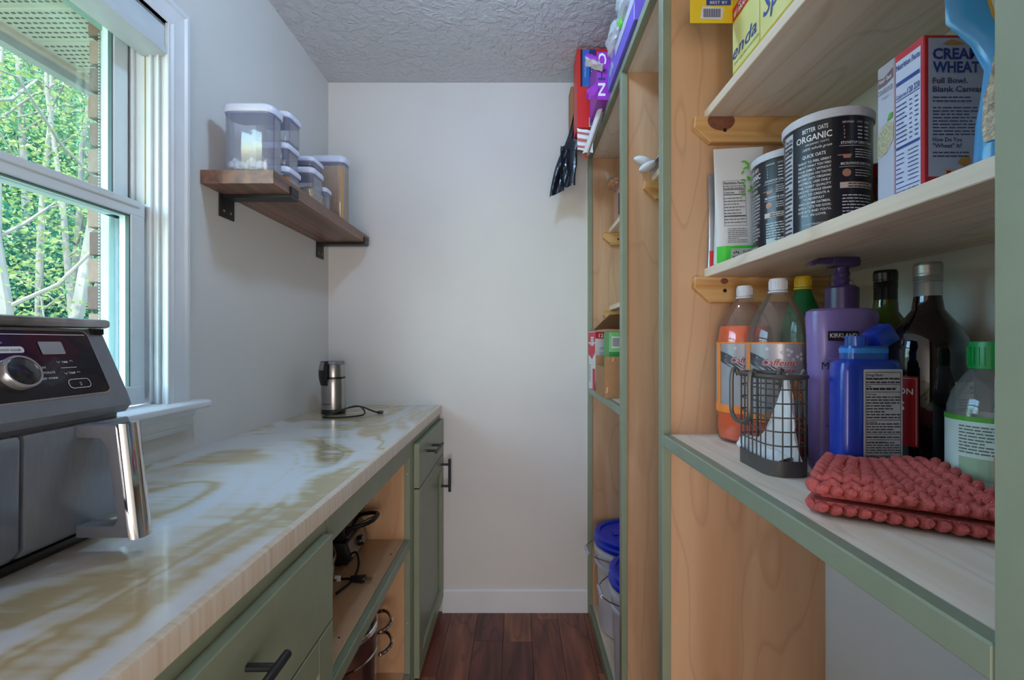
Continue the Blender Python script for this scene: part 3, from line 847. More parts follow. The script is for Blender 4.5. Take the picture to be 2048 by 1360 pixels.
# ------------------------------------------------------------------ air fryer
FG = mat('dark_grey_fryer_plastic', '#6A6D76', rough=.38, var=.06, scale=50)
FD = mat('grey_fryer_drawer', '#7C808A', rough=.30, metal=.35, var=.05, scale=40, stretch=(1, 8, 1))
FP = mat('glossy_black_control_panel', '#1C1E26', rough=.14, var=.1, coat=.4)
SIL = mat('silver_trim', '#C0BEBE', rough=.25, metal=.8, var=.03)
GREYT = mat('grey_panel_print', '#C9CAD0', rough=.5)
af = Thing('air_fryer', 'dark grey two-drawer air fryer with chrome handle on the worktop', 'air fryer', (-.73, .52, ZT))
ya, yb_ = .345, .702
af.part('base', B().box(-.845, -.632, ya + .02, yb_ - .022, ZT, .966, bev=.004), BLACKP)
lowp = [(-.862, .964), (-.642, .964), (-.617, .982), (-.612, 1.1365), (-.862, 1.1365)]
af.part('body', B().prism(lowp, 1, ya + .003, yb_ - .003, bev=.006), FG)
upp = [(-.862, 1.1375), (-.600, 1.1375), (-.5925, 1.149), (-.5985, 1.166), (-.6405, 1.262), (-.862, 1.262)]
hood = af.part('control_hood', B().prism(upp, 1, ya, yb_, bev=.006), FG)
for (a, b_, lab) in ((ya + .004, .5455, 0), (.5485, yb_ - .003, 1)):
    dp = [(-.628, .978), (-.607, .980), (-.596, .992), (-.5945, 1.125), (-.597, 1.1295), (-.628, 1.1295)]
    dr = af.part('drawer', B().prism(dp, 1, a, b_, bev=.004), FD)
    yc = .43 if not lab else .627
    hp = [(-.5965, 1.131), (-.548, 1.131), (-.538, 1.129), (-.5205, .984), (-.525, .978), (-.5965, .978), (-.5965, .994), (-.545, .995), (-.541, 1.003), (-.554, 1.098), (-.563, 1.112), (-.5965, 1.113)]
    hd = af.part('handle', B().prism(hp, 1, yc - .014, yc + .014, bev=.003), FG, parent=dr)
    n = 10; ch = []
    for i in range(n + 1):
        t = -PI / 2 + PI * i / n; ch.append((math.cos(t) * .013, math.sin(t) * .017))
    lp = []
    for (cx, z) in ((-.5395, 1.1325), (-.5215, .977)):
        lp.append([(cx + q[0], yc + q[1], z) for q in ch])
    af.part('chrome_grip', skin(lp), CHROME, parent=dr, label='chrome face of the handle')
top = af.part('top_cover', B().box(-.862, -.629, ya - .004, yb_ + .003, 1.2635, 1.277, bev=.005), mat('scuffed_chrome_top', '#9A969C', rough=.24, metal=.9, var=.3, scale=30))
vb = B()
for i in range(6): vb.box(-.6405, -.6345, .679 + i * .0034, .6808 + i * .0034, 1.254, 1.263)
af.part('vent_fin', vb, BLACKP, parent=hood, smooth=False)
# sloping panel plane: a = y, b = up the slope
so = V((-.5985, 0, 1.166)); su = V((0, 1, 0)); sv = V((-.042, 0, .096)).normalized()
pmap = plane_map(so, su, sv, .0006)
PL = .1045
prints(af, [('p', rrect(.35, .003, .6735, PL - .002, .010))], SIL, pmap, 'panel_border', hood, k=0)
prints(af, [('p', rrect(.352, .0052, .6712, PL - .0045, .008))], FP, pmap, 'control_panel', hood, k=1.5)
def pz(z): return (z - 1.166) / sv.z
prints(af, [('t', 'NINJA', .5505, pz(1.2478), .0115, 'R', None, .012), ('r', .556, pz(1.2515), .6655, pz(1.2524)), ('t', 'TECHNOLOGY', .5555, pz(1.240), .0033, 'R'),
            ('p', rrect(.53, pz(1.2285), .5765, pz(1.2365), .0036)), ('t', 'REHEAT', .5795, pz(1.2075), .0040, 'L', None, .01), ('t', 'DEHYDRATE', .5800, pz(1.2008), .0040, 'L', None, .01), ('t', 'KEEP WARM', .5810, pz(1.1935), .0040, 'L', None, .01),
            ('t', 'TIME', .6205, pz(1.2135), .0040, 'C', None, .01), ('r', .612, pz(1.2068), .634, pz(1.2075)), ('t', 'TEMP', .6245, pz(1.1985), .0040, 'C', None, .01), ('t', '2', .630, pz(1.1825), .0066, 'C')] +
       [('p', [(x - .0022, pz(z) + s * .0012), (x, pz(z) - s * .0012), (x + .0022, pz(z) + s * .0012), (x + .0022, pz(z) + s * .0012 - s * .0008), (x, pz(z) - s * .002), (x - .0022, pz(z) + s * .0004)]) for (x, z, s) in ((.612, 1.2155, 1), (.6295, 1.2155, -1), (.616, 1.2, 1), (.6335, 1.2, -1))],
       GREYT, pmap, 'lettering', hood, k=3)
prints(af, [('t', 'MATCH COOK', .5725, pz(1.2305), .0042, 'R', None, .01)], INK, pmap, 'lettering', hood, k=4.5)
ring = rrect(.6135, pz(1.179), .6445, pz(1.1915), .0055, 5); ring2 = rrect(.6143, pz(1.179) + .0008, .6437, pz(1.1915) - .0008, .0048, 5)
af.part('button_outline', B().raw([pmap(a, b_, 3) for a, b_ in ring] + [pmap(a, b_, 3) for a, b_ in ring2], [(i, (i + 1) % 24, 24 + (i + 1) % 24, 24 + i) for i in range(24)]), GREYT, parent=hood, smooth=False)
prints(af, [('p', rrect(.5965, pz(1.2255), .6275, pz(1.2425), .002))], mat('grey_display', '#8C8E94', rough=.2, var=.1), pmap, 'display', hood, k=3)
kn = pmap(.558, pz(1.203), 1); nn = su.cross(sv).normalized()
KM = Matrix.Translation(kn) @ nn.to_track_quat('Z', 'Y').to_matrix().to_4x4()
kb = af.part('dial', B().lathe([(.0215, 0), (.0215, .009), (.0205, .0105), (.0185, .0105), (.0185, .009)], n=30, M=KM, caps=False), SIL, parent=hood, label='silver rimmed dial')
af.part('dial_face', B().lathe([(.0187, .0090), (.017, .0096), (0, .0096)], n=30, M=KM, caps=False), FP, parent=kb)

# ------------------------------------------------------------------ coffee grinder in the corner
gx, gy = -.752, 1.86
cg = Thing('coffee_grinder', 'small brushed steel coffee grinder with black cord in the corner', 'coffee grinder', (gx, gy, ZT))
cg.part('foot', B().lathe([(.0, 0), (.044, 0), (.048, .004), (.048, .018), (.046, .022), (0, .022)], c=(gx, gy, ZT), caps=False), BLACKP)
cg.part('body', B().lathe([(.0, .020), (.047, .020), (.0475, .03), (.0475, .128), (.045, .142), (0, .142)], c=(gx, gy, ZT), n=36, caps=False), STEEL)
cg.part('collar', B().lathe([(.0, .142), (.0455, .142), (.0455, .150), (0, .150)], c=(gx, gy, ZT), n=36, caps=False), BLACKP)
cg.part('cup', B().lathe([(.0, .150), (.0415, .150), (.0415, .196), (.040, .200), (0, .200)], c=(gx, gy, ZT), n=36, caps=False), STEEL)
cg.part('cap', B().lathe([(.0, .200), (.042, .200), (.043, .205), (.041, .213), (0, .215)], c=(gx, gy, ZT), n=36, caps=False), clear('smoky_clear_lid', tint=(.7, .7, .75), gloss=.12, body=.25, bodycol=(.4, .4, .45)))
# lever wrapping the lid on the left front
a0 = math.radians(-118)
def onr(r, a, z): return V((gx + r * math.cos(a), gy + r * math.sin(a), ZT + z))
lv = cg.part('lever', B().grid(lambda u, v: onr(.0445 + .008 * math.sin(PI * v), a0 - .42 + .84 * u, .118 + .094 * v), 8, 8, thick=-.006), BLACKP)
cg.part('lever_face', B().grid(lambda u, v: onr(.0475 + .0075 * math.sin(PI * (.3 + .6 * v)), a0 - .32 + .48 * u, .150 + .06 * v), 6, 6, thick=-.003), STEEL, parent=lv)
gm = cyl_map((gx, gy, ZT), .0478, math.radians(-128), .0004)
prints(cg, [('t', 'KitchenAid', .0, .040, .0085, 'L', None, .015)], INK, gm)
cg.part('cord', B().tube([onr(.046, -.5, .012), (gx + .075, gy - .03, ZT + .03), (gx + .12, gy - .02, ZT + .034), (gx + .155, gy - .06, ZT + .006), (gx + .13, gy - .10, ZT + .0035), (gx + .05, gy - .135, ZT + .0035), (gx + .0, gy - .125, ZT + .0035),
                          (gx + .02, gy - .08, ZT + .008), (gx + .07, gy - .03, ZT + .028), (gx + .115, gy + .0, ZT + .030), (gx + .15, gy + .0, ZT + .012), (gx + .185, gy - .01, ZT + .004)], .0032, n=7, smooth=2), BLACKP)
cg.part('plug', B().box(gx + .183, gx + .206, gy - .019, gy - .005, ZT + .0005, ZT + .012, bev=.003), BLACKP)

# ------------------------------------------------------------------ things in the open bay
pp = Thing('sandwich_press', 'black sandwich press with loop handle and front dial on the birch shelf', 'sandwich press', (-.62, 1.41, .5802))
bz = .5802
pp.part('base', B().prism([(-.76, bz + .004), (-.502, bz + .004), (-.488, bz + .02), (-.505, bz + .072), (-.76, bz + .072)], 1, 1.335, 1.492, bev=.008), BLACKP)
for x in (-.74, -.53):
    for y in (1.352, 1.475): pp.part('foot', B().cyl((x, y, bz), (x, y, bz + .006), .010, n=10), BLACKP)
fm = plane_map((-.488, 1.335, bz + .02), (0, 1, 0), (-.017, 0, .052), .0008)
prints(pp, [('p', rrect(.012, .004, .145, .048, .006))], mat('dark_steel_fascia', '#8F8884', rough=.35, metal=.7), fm, 'fascia')
prints(pp, [('p', [(.10, .03), (.108, .04), (.104, .03)]), ('r', .112, .020, .113, .036), ('r', .06, .038, .066, .039)], INK, fm, 'dial_marks', k=1.5)
nn2 = V((.052, 0, .017)).normalized(); kp = fm(.085, .024, 1)
KM2 = Matrix.Translation(kp) @ nn2.to_track_quat('Z', 'Y').to_matrix().to_4x4()
dl = pp.part('dial', B().lathe([(.0155, 0), (.0145, .012), (.013, .014), (0, .014)], n=22, M=KM2, caps=False), BLACKP)
pp.part('dial_cap', B().lathe([(.0105, .0142), (0, .0146)], n=22, M=KM2, caps=False), mat('dark_steel_fascia', '#8F8884'), parent=dl)
pp.part('lid', B().prism([(-.765, bz + .076), (-.512, bz + .074), (-.50, bz + .082), (-.515, bz + .106), (-.70, bz + .118), (-.765, bz + .112)], 1, 1.338, 1.489, bev=.008), mat('dark_maroon_lid', '#241C1E', rough=.2, coat=.3))
hn = pp.part('handle', B().tube([(-.53, 1.365, bz + .098), (-.475, 1.37, bz + .108), (-.447, 1.395, bz + .112), (-.443, 1.43, bz + .113), (-.447, 1.465, bz + .112), (-.475, 1.482, bz + .108), (-.53, 1.482, bz + .098)], .0065, n=8, smooth=1), BLACKP)
pp.part('steel_strut', B().tube([(-.505, 1.425, bz + .084), (-.447, 1.465, bz + .106)], .0065, n=8), STEEL, parent=hn)
pp.part('cord', B().tube([(-.50, 1.345, bz + .03), (-.478, 1.335, bz + .048), (-.462, 1.318, bz + .050), (-.450, 1.295, bz + .022), (-.455, 1.25, bz + .004), (-.470, 1.205, bz + .004), (-.475, 1.192, bz + .0036)], .0035, n=7, smooth=2), BLACKP)

rc = Thing('slow_cooker', 'round steel slow cooker with dark rim behind the green drawer front', 'slow cooker', (-.555, 1.045, bz))
rc.part('body', B().lathe([(0, 0), (.105, 0), (.117, .01), (.122, .05), (.125, .135), (.125, .142), (0, .142)], c=(-.555, 1.045, bz), n=40, caps=False), STEEL)
rc.part('rim', B().lathe([(.100, .142), (.127, .142), (.130, .150), (.128, .160), (.116, .165), (.100, .160), (.100, .142)], c=(-.555, 1.045, bz), n=40, caps=False), mat('dark_ceramic_rim', '#2A1F22', rough=.15))
rc.part('glass_lid', B().lathe([(.112, .166), (.100, .176), (.06, .195), (0, .202)], c=(-.555, 1.045, bz), n=36, caps=False), clear('smoky_lid_glass', tint=(.8, .78, .76), gloss=.15))
rc.part('knob', B().lathe([(.0, .200), (.012, .200), (.018, .214), (.014, .222), (0, .223)], c=(-.555, 1.045, bz), n=18, caps=False), BLACKP)

pg = Thing('power_plug', 'black two-prong power plug lying on the birch shelf', 'plug', (-.43, 1.26, bz))
pg.part('body', B().prism([(-.462, 1.252), (-.445, 1.2485), (-.428, 1.246), (-.420, 1.248), (-.420, 1.268), (-.428, 1.270), (-.445, 1.267), (-.462, 1.263)], 2, bz + .0005, bz + .016, bev=.003), BLACKP)
for y in (1.2525, 1.2635): pg.part('prong', B().box(-.4205, -.402, y - .003, y + .003, bz + .0075, bz + .0092), STEEL)
pg.part('cord', B().tube([(-.46, 1.2575, bz + .008), (-.49, 1.262, bz + .006), (-.53, 1.25, bz + .0042), (-.57, 1.262, bz + .0042), (-.63, 1.27, bz + .0042)], .0036, n=7, smooth=2), BLACKP)
pg.part('cord_tag', B().box(-.505, -.488, 1.2555, 1.2565, bz + .0015, bz + .018), PAPER)

def side_handle(T, parent, cx, cy, r, z, ang, out=.055, half=.05):
    a = math.radians(ang); d = V((math.cos(a), math.sin(a), 0)); s = V((-d.y, d.x, 0)); c = V((cx, cy, z))
    P = [c + d * (r - .002) + s * half, c + d * (r + out * .5) + s * half + V((0, 0, .004)), c + d * (r + out) + s * half * .55 + V((0, 0, .012)), c + d * (r + out) - s * half * .55 + V((0, 0, .012)), c + d * (r + out * .5) - s * half + V((0, 0, .004)), c + d * (r - .002) - s * half]
    h = T.part('handle', B().tube(P, .0055, n=8, smooth=2), CHROME, parent=parent)
    for q in (half, -half): T.part('rivet', B().ball(c + d * (r + .001) + s * q, .006, .006, .006, n=8, k=5), CHROME, parent=h)
    return h
px_, py_, pz_ = -.545, 1.34, .1312
DST = mat('polished_dark_steel', '#A8A19E', rough=.14, metal=1.0, var=.04)
sp_ = Thing('stock_pot', 'tall polished steel stock pot with side handles on the cabinet deck', 'pot', (px_, py_, pz_))
b1 = sp_.part('body', B().lathe([(0, 0), (.112, 0), (.122, .008), (.125, .20), (.130, .204), (.125, .207), (.118, .203), (.118, .03), (0, .03)], c=(px_, py_, pz_), n=48, caps=False), DST)
side_handle(sp_, b1, px_, py_, .124, pz_ + .175, 32, out=.048); side_handle(sp_, b1, px_, py_, .124, pz_ + .175, 212, out=.048)
si = Thing('steamer_pot', 'steel steamer insert with glass lid sitting in the stock pot', 'pot', (px_, py_, pz_ + .208))
zz = pz_ + .2082
b1 = si.part('body', B().lathe([(.113, -.06), (.116, 0), (.127, .0005), (.125, .055), (.130, .059), (.126, .062), (.119, .058), (.113, -.05), (0, -.05), (0, -.06)], c=(px_, py_, zz), n=48, caps=False), DST)
side_handle(si, b1, px_, py_, .125, zz + .035, 32, out=.045); side_handle(si, b1, px_, py_, .125, zz + .035, 212, out=.045)
gl_ = si.part('lid', B().lathe([(.122, .0645), (.110, .072), (.06, .092), (0, .098)], c=(px_, py_, zz), n=40, caps=False), clear('smoky_lid_glass'))
si.part('lid_rim', B().lathe([(.117, .062), (.126, .062), (.128, .067), (.124, .070), (.117, .067), (.117, .062)], c=(px_, py_, zz), n=48, caps=False), CHROME, parent=gl_)
si.part('lid_knob', B().lathe([(0, .097), (.010, .097), (.016, .110), (.013, .117), (0, .118)], c=(px_, py_, zz), n=18, caps=False), BLACKP, parent=gl_)
# ================================================================== RIGHT SIDE: BUILT-IN SHELVING
FX, FI = .323, .342            # face-frame front plane and its inner plane
ZW = 1.037                     # worktop level
ZS1, ZS2 = 1.387, 1.740        # undersides of the two pine shelves
su_ = Thing('pantry_shelving', 'built-in pantry shelving with sage green frame and birch panels', 'shelving unit', (.51, 1.15, 0))
for (a, b_) in ((2.072, YF), (1.411, 1.441), (1.0135, 1.042), (.222, .309)):
    su_.part('post', B().box(FX, FI, a, b_, 0, 2.08, bev=.0012, seg=1), GREEN, smooth=False)
su_.part('top_rail', B().box(FX, FI, .222, YF, 2.08, 2.107, bev=.0012, seg=1), GREEN, smooth=False)
for (a, b_) in ((.309, 1.0135), (1.441, 2.072)):
    su_.part('rail', B().box(FX, FI, a, b_, ZW - .027, ZW, bev=.002, seg=1), GREEN, smooth=False)
for (a, b_) in ((.309, 1.0135), (1.042, 1.411), (1.441, 2.072)):
    su_.part('bottom_rail', B().box(FX, FI, a, b_, 0, .045, bev=.001, seg=1), GREEN, smooth=False)
for (a, b_) in ((2.080, 2.0995), (1.4165, 1.4345), (1.020, 1.038), (.24, .258)):
    su_.part('side_panel', B().box(FI, XR - .0005, a, b_, 0, 2.082), PLY, smooth=False)
su_.part('top_shelf', B().box(FI, XR - .0005, .24, YF - .0005, 2.083, 2.105), PINE, smooth=False)
for (a, b_, z) in ((.2585, 1.0195, ZW - .019), (1.435, 2.0795, ZW - .019)):
    su_.part('shelf', B().box(FI, XR - .0005, a, b_, z, z + .019), PINE, smooth=False)
for (a, b_) in ((.2585, 1.0195), (1.0385, 1.416), (1.435, 2.0795)):
    su_.part('deck', B().box(FI, XR - .0005, a, b_, .026, .045), PINE, smooth=False)
for (a, b_, z) in ((.2585, 1.0195, ZS1), (.2585, 1.0195, ZS2), (1.0385, 1.416, ZS2), (1.435, 2.0795, ZS2), (1.435, 2.0795, ZS1)):
    su_.part('shelf', B().box(.418, XR - .0005, a, b_, z, z + .020, bev=.0012, seg=1), PINE, smooth=False)
CLP = [(.391, 0), (.389, -.024), (.426, -.057), (XR - .001, -.057), (XR - .001, 0)]
KNOT = mat('pine_knot', '#7A4A34', rough=.6, var=.25, scale=60)
for (y, z) in ((1.0195, ZS1), (1.0195, ZS2), (1.416, ZS2), (2.0795, ZS2), (2.0795, ZS1)):
    cl = su_.part('cleat', B().prism([(p[0], z + p[1]) for p in CLP], 1, y - .019, y, bev=.002, seg=1), PINEX, smooth=False)
    su_.part('screw', B().cyl((.456, y - .0197, z - .031), (.456, y - .018, z - .031), .0042, n=12), INK, parent=cl)
    if y < 1.1:
        kx, kz, ra, rb = (.448, z - .010, .030, .022) if z == ZS2 else (.455, z - .010, .0085, .0065)
        fmk = plane_map((kx, y - .019, kz), (1, 0, 0), (0, 0, 1), .0003)
        pts = [(ra * math.cos(t), max(-.03, min(.009, rb * math.sin(t)))) for t in [2 * PI * i / 24 for i in range(24)]]
        prints(su_, [('p', pts)], KNOT, fmk, 'knot', cl)

# ------------------------------------------------------------------ bottle helpers
CAPW = mat('white_cap_plastic', '#DADADF', rough=.4, var=.02)
PETC = clear('clear_pet', tint=(.97, .96, .95), gloss=.13, body=.05, bodycol=(.8, .78, .76))
def cap(T, c, z, r, h, m, name='cap', n=24):
    prof = [(0, 0), (r, 0), (r, h * .82), (r * .93, h), (0, h)]
    o = T.part(name, B().lathe([(q[0], z + q[1]) for q in prof], n=n, c=(c[0], c[1], 0), caps=False), m)
    rb = B()
    for i in range(26):
        a = 2 * PI * i / 26
        rb.box(-.0007, .0007, -.0004, .0008, z + h * .12, z + h * .8, M=Matrix.Translation((c[0] + r * math.cos(a), c[1] + r * math.sin(a), 0)) @ Matrix.Rotation(a, 4, 'Z'))
    T.part('ribs', rb, m, parent=o, smooth=False)
    return o
def facing(x, y): return math.atan2(-y, -x)        # direction from a thing towards the camera side

def soda(label, x, y, h, r, liquid, level, capm, lab=None, glassm=None):
    T = Thing('soda_bottle', label, 'bottle', (x, y, ZW), group='two-litre soda bottles on the worktop')
    s = h / .316; z0 = ZW + .0005
    prof = [(.0, .004), (r * .75, .0), (r * .94, .006), (r, .022), (r, .175 * s), (r * 1.0, .20 * s), (r * .93, .228 * s), (r * .72, .255 * s), (r * .46, .278 * s), (.0135, .291 * s), (.0125, .298 * s), (.0125, h - .002)]
    T.part('body', B().lathe([(a, z0 + b_) for a, b_ in prof], n=36, c=(x, y, 0), caps=False), glassm or PETC)
    if liquid:
        lp = [(0, z0 + .006)]
        for a, b_ in prof[1:]:
            if z0 + b_ < z0 + level: lp.append((a - .0018, z0 + b_ + .002))
        ra = lp[-1][0]
        for (a, b_), (c_, d_) in zip(prof, prof[1:]):
            if b_ <= level <= d_: ra = a + (c_ - a) * (level - b_) / (d_ - b_) - .0018
        lp += [(ra, z0 + level), (0, z0 + level)]
        T.part('drink', B().lathe(lp, n=36, c=(x, y, 0), caps=False), liquid)
    cap(T, (x, y), z0 + h - .021, .0148, .0215, capm)
    T.part('neck_ring', B().lathe([(.0135, z0 + h - .026), (.0165, z0 + h - .025), (.0165, z0 + h - .0225), (.0135, z0 + h - .0215)], n=24, c=(x, y, 0), caps=False), capm)
    if lab: lab(T, x, y, z0, r + .0006)
    return T
ORD = mat('orange_soda', '#F2601C', rough=.15, var=.04, coat=.3)
ORL = mat('orange_label_band', '#F08A3C', rough=.35, var=.03)
LGREY = mat('silver_grey_label', '#AAA6AA', rough=.3, metal=.3, var=.06)
DGREY = mat('dark_swoosh_print', '#4C4A50', rough=.35)
REDT = mat('red_print', '#B9312E', rough=.4)
NAVY = mat('navy_print', '#28306E', rough=.45)
def orange_label(T, x, y, z0, r):
    th = facing(x, y)
    za, zb = z0 + .062, z0 + .205
    T.part('label', B().lathe([(r, za), (r, zb)], n=48, c=(x, y, 0), caps=False), LGREY)
    m_ = cyl_map((x, y, 0), r, th, .0006)
    prints(T, [('r', -.17, zb - .003, .17, zb), ('r', -.17, za, .17, za + .016), ('r', -.064, za, -.051, zb), ('r', .105, za, .118, zb)], ORL, m_, 'orange_band')
    sw = []
    for k in range(5):
        b0 = zb - .012 - k * .004; P = []
        for i in range(13):
            a = -.050 + .1 * i / 12; f = i / 12
            P.append((a, b0 - .006 - .058 * f ** 1.3 - k * .006 * f))
        w = .0045 - .0006 * k
        sw.append(('p', P + [(a, b_ - w * (1 + 1.2 * (1 - q / 12))) for q, (a, b_) in reversed(list(enumerate(P)))]))
    rr = random.Random(2)
    for k in range(9): sw.append(ell(rr.uniform(-.02, .04), zb - rr.uniform(.01, .03), .003, .003, 12))
    prints(T, sw[:5], DGREY, m_, 'swoosh', k=.8)
    prints(T, sw[5:], mat('pale_bubble_print', '#C9C6CA', rough=.35), m_, 'bubbles', k=.8)
    prints(T, [('t', 'F', .048, zb - .024, .013, 'L', None, .02)], NAVY, m_, 'lettering', k=1.8)
    prints(T, [('t', 'I', .057, zb - .024, .013, 'L', None, .02)], NAVY, m_, 'lettering', k=1.8)
    prints(T, [('t', 'Caffeine', .002, za + .102, .0165, 'C', None, .05, .3), ('t', 'Free', .012, za + .089, .0165, 'C', None, .05, .3)], PAPER, m_, 'lettering_outline', k=1.8)
    prints(T, [('t', 'Caffeine', .002, za + .102, .0165, 'C', None, .012, .3), ('t', 'Free', .012, za + .089, .0165, 'C', None, .012, .3)], REDT, m_, 'lettering', k=2.8)
    prints(T, [ell(.04, za + .062, .018, .022, 20)], ORL, m_, 'orange_disc', k=.6)
soda('full orange soda bottle with white cap next to the birch side panel', .4735, .949, .3215, .0535, ORD, .238, CAPW, orange_label)
soda('nearly empty orange soda bottle with white cap, behind the wire basket', .4820, .842, .3215, .0535, mat('red_orange_soda', '#F04418', rough=.15, var=.04, coat=.3), .060, CAPW, orange_label)
soda('green soda bottle with yellow cap behind the orange sodas', .568, .905, .335, .039, mat('green_soda', '#0F6B34', rough=.2, var=.1), .20, mat('yellow_cap', '#D9B41E', rough=.4), None,
     clear('green_pet', tint=(.12, .55, .22), gloss=.13, body=.25, bodycol=(.05, .4, .15)))
soda('clear soda bottle with white cap half hidden behind the purple shampoo', .6385, .886, .322, .033, mat('pale_peach_soda', '#D99468', rough=.2), .228, CAPW)

# ------------------------------------------------------------------ wire basket and paper
bx0, bx1, by0, by1 = .3835, .450, .688, .805
zb0 = ZW + .0003
GM = mat('dark_grey_wire', '#585450', rough=.42, metal=.4, var=.08)
bk = Thing('wire_basket', 'dark grey wire basket with solid base and two loop handles', 'basket', ((bx0 + bx1) / 2, (by0 + by1) / 2, ZW))
def loop(ins, z, n=6, r=.026): return rr3(bx0 + ins, bx1 - ins, by0 + ins, by1 - ins, max(.004, r - ins), z, n)
bk.part('base', skin([loop(0, zb0), loop(0, zb0 + .024), loop(.0025, zb0 + .024), loop(.0025, zb0 + .004)]), GM)
bk.part('rim', B().tube(loop(.001, zb0 + .152, 6), .0042, n=8, closed=True), GM)
for k in range(5): bk.part('hoop', B().tube(loop(.0015, zb0 + .047 + k * .0215, 6), .0012, n=6, closed=True), GM)
per = loop(.0015, 0, 8); tot = []; acc = 0
for i in range(len(per)):
    tot.append(acc); acc += (V(per[(i + 1) % len(per)]) - V(per[i])).length
wm = finish(B().cyl((0, 0, .018), (0, 0, .152), .0012, n=6), 'wire', GM)
NW = 25
for k in range(NW):
    s = acc * k / NW; i = max(j for j in range(len(per)) if tot[j] <= s)
    a, b_ = V(per[i]), V(per[(i + 1) % len(per)]); f = (s - tot[i]) / max(1e-9, (b_ - a).length); p = a + (b_ - a) * f
    bk.mesh_part('wire', wm, (p.x, p.y, zb0))
def bhandle(xo, yc, hang, w=.031, out=.008):
    x = xo; s = -1 if xo < .42 else 1
    P = [(x - s * .004, yc - w, zb0 + .148), (x, yc - w, zb0 + .162), (x + s * out, yc - w, zb0 + .154), (x + s * out, yc - w, zb0 + .154 - hang * .5), (x + s * out, yc - w * .98, zb0 + .154 - hang), (x + s * out, yc + w * .98, zb0 + .154 - hang), (x + s * out, yc + w, zb0 + .154 - hang * .5), (x + s * out, yc + w, zb0 + .154), (x, yc + w, zb0 + .162), (x - s * .004, yc + w, zb0 + .148)]
    bk.part('handle', B().tube(P, .0038, n=8, smooth=2), GM)
bhandle(bx0, .768, .082)
bhandle(bx1 - .004, .740, .075, out=.002)

def crumple(fn, amp, seed, f=9):
    rnd = random.Random(seed); K = [(rnd.uniform(-f, f), rnd.uniform(-f, f), rnd.uniform(0, 6.28), V((rnd.gauss(0, 1), rnd.gauss(0, 1), rnd.gauss(0, 1)))) for _ in range(6)]
    def g(u, v):
        p = V(fn(u, v))
        for a, b_, c, d in K: p += d * amp * (abs(math.sin(a * u + b_ * v + c)) - .5) * .5
        return p
    return g
PAPW = mat('white_tissue_paper', '#DEDEE0', rough=.8, var=.04, scale=60, bump=.25, bscale=90)
def pap(u, v):
    top = .036 + .116 * max(0, 1 - abs(u - .76) / .5) - (.03 if u > .95 else 0)
    return V((.396 + .040 * u - .008 * math.sin(PI * v), .788 - .085 * u + .014 * math.sin(3 * v + 4 * u), zb0 + .010 + top * v))
single('paper_wad', B().grid(crumple(pap, .0035, 3), 14, 12, thick=.0008), PAPW, 'crumpled white paper standing in the wire basket', 'paper', loc=(.42, .76, zb0 + .006), ang=20)
def pap2(u, v): return V((.393 + .046 * v, .700 + .090 * u, zb0 + .012 + .026 * math.sin(PI * v) * (.6 + .4 * u)))
single('paper_napkin', B().grid(crumple(pap2, .0022, 8), 12, 8, thick=.0008), PAPW, 'folded white napkin lying in the bottom of the wire basket', 'napkin', loc=(.42, .76, zb0 + .006), ang=20)

# ------------------------------------------------------------------ shampoo, sanitizer, wine, juice
def ovalrings(x, y, rows, n=32, p=2.6):
    L_ = []
    for (w, d, z) in rows:
        q = []
        for i in range(n):
            t = 2 * PI * i / n; c, s = math.cos(t), math.sin(t)
            q.append((x + w * abs(c) ** (2 / p) * (1 if c > 0 else -1), y + d * abs(s) ** (2 / p) * (1 if s > 0 else -1), z))
        L_.append(q)
    return L_
PUR = mat('lilac_shampoo_plastic', '#7E6AA6', rough=.33, var=.04, scale=20, coat=.2)
PURD = mat('dark_purple_pump', '#3B2A52', rough=.28, var=.06)
sx, sy = .5255, .738
sm = Thing('shampoo_bottle', 'purple pump shampoo bottle behind the wire basket', 'bottle', (sx, sy, ZW))
z = ZW + .0005
sm.part('body', skin(ovalrings(sx, sy, [(.044, .020, z), (.049, .024, z + .004), (.050, .025, z + .05), (.052, .0265, z + .20), (.0545, .027, z + .246), (.053, .026, z + .255), (.046, .022, z + .259), (.018, .014, z + .260)])), PUR)
sm.part('collar', B().lathe([(.0, .259), (.0235, .259), (.0235, .292), (.019, .296), (0, .296)], c=(sx, sy, z), n=26, caps=False), PURD)
sm.part('stem', B().lathe([(.012, .295), (.010, .300), (.012, .305), (.010, .310), (.012, .315), (.010, .320), (.011, .330), (0, .330)], c=(sx, sy, z), n=20, caps=False), PURD)
sm.part('pump_head', B().box(sx - .020, sx + .024, sy - .013, sy + .013, z + .326, z + .343, bev=.005).prism([(sx - .052, z + .328), (sx - .053, z + .334), (sx - .040, z + .341), (sx - .012, z + .343), (sx - .012, z + .332), (sx - .035, z + .333)], 1, sy - .008, sy + .008, bev=.002), PURD)
fm_ = plane_map((sx, sy - .0275, z), (1, 0, 0), (0, 0, 1), .0006)
prints(sm, [('r', -.041, .2075, .007, .2225)], INK, fm_, 'brand_patch')
prints(sm, [('t', 'KIRKLAND', -.0385, .2125, .0095, 'L', .043, .02)], PAPER, fm_, k=1.5)
prints(sm, [('r', -.032, .2095, .005, .2103)], REDT, fm_, 'red_rule', k=1.5)
prints(sm, [('t', 'Professional Salon', -0.012, .1775, .0062, 'C', .056), ('t', 'SHAMPOO', -0.014, .1505, .0115, 'C', .048)], mat('lilac_print', '#B9A6CE', rough=.4), fm_, k=1)
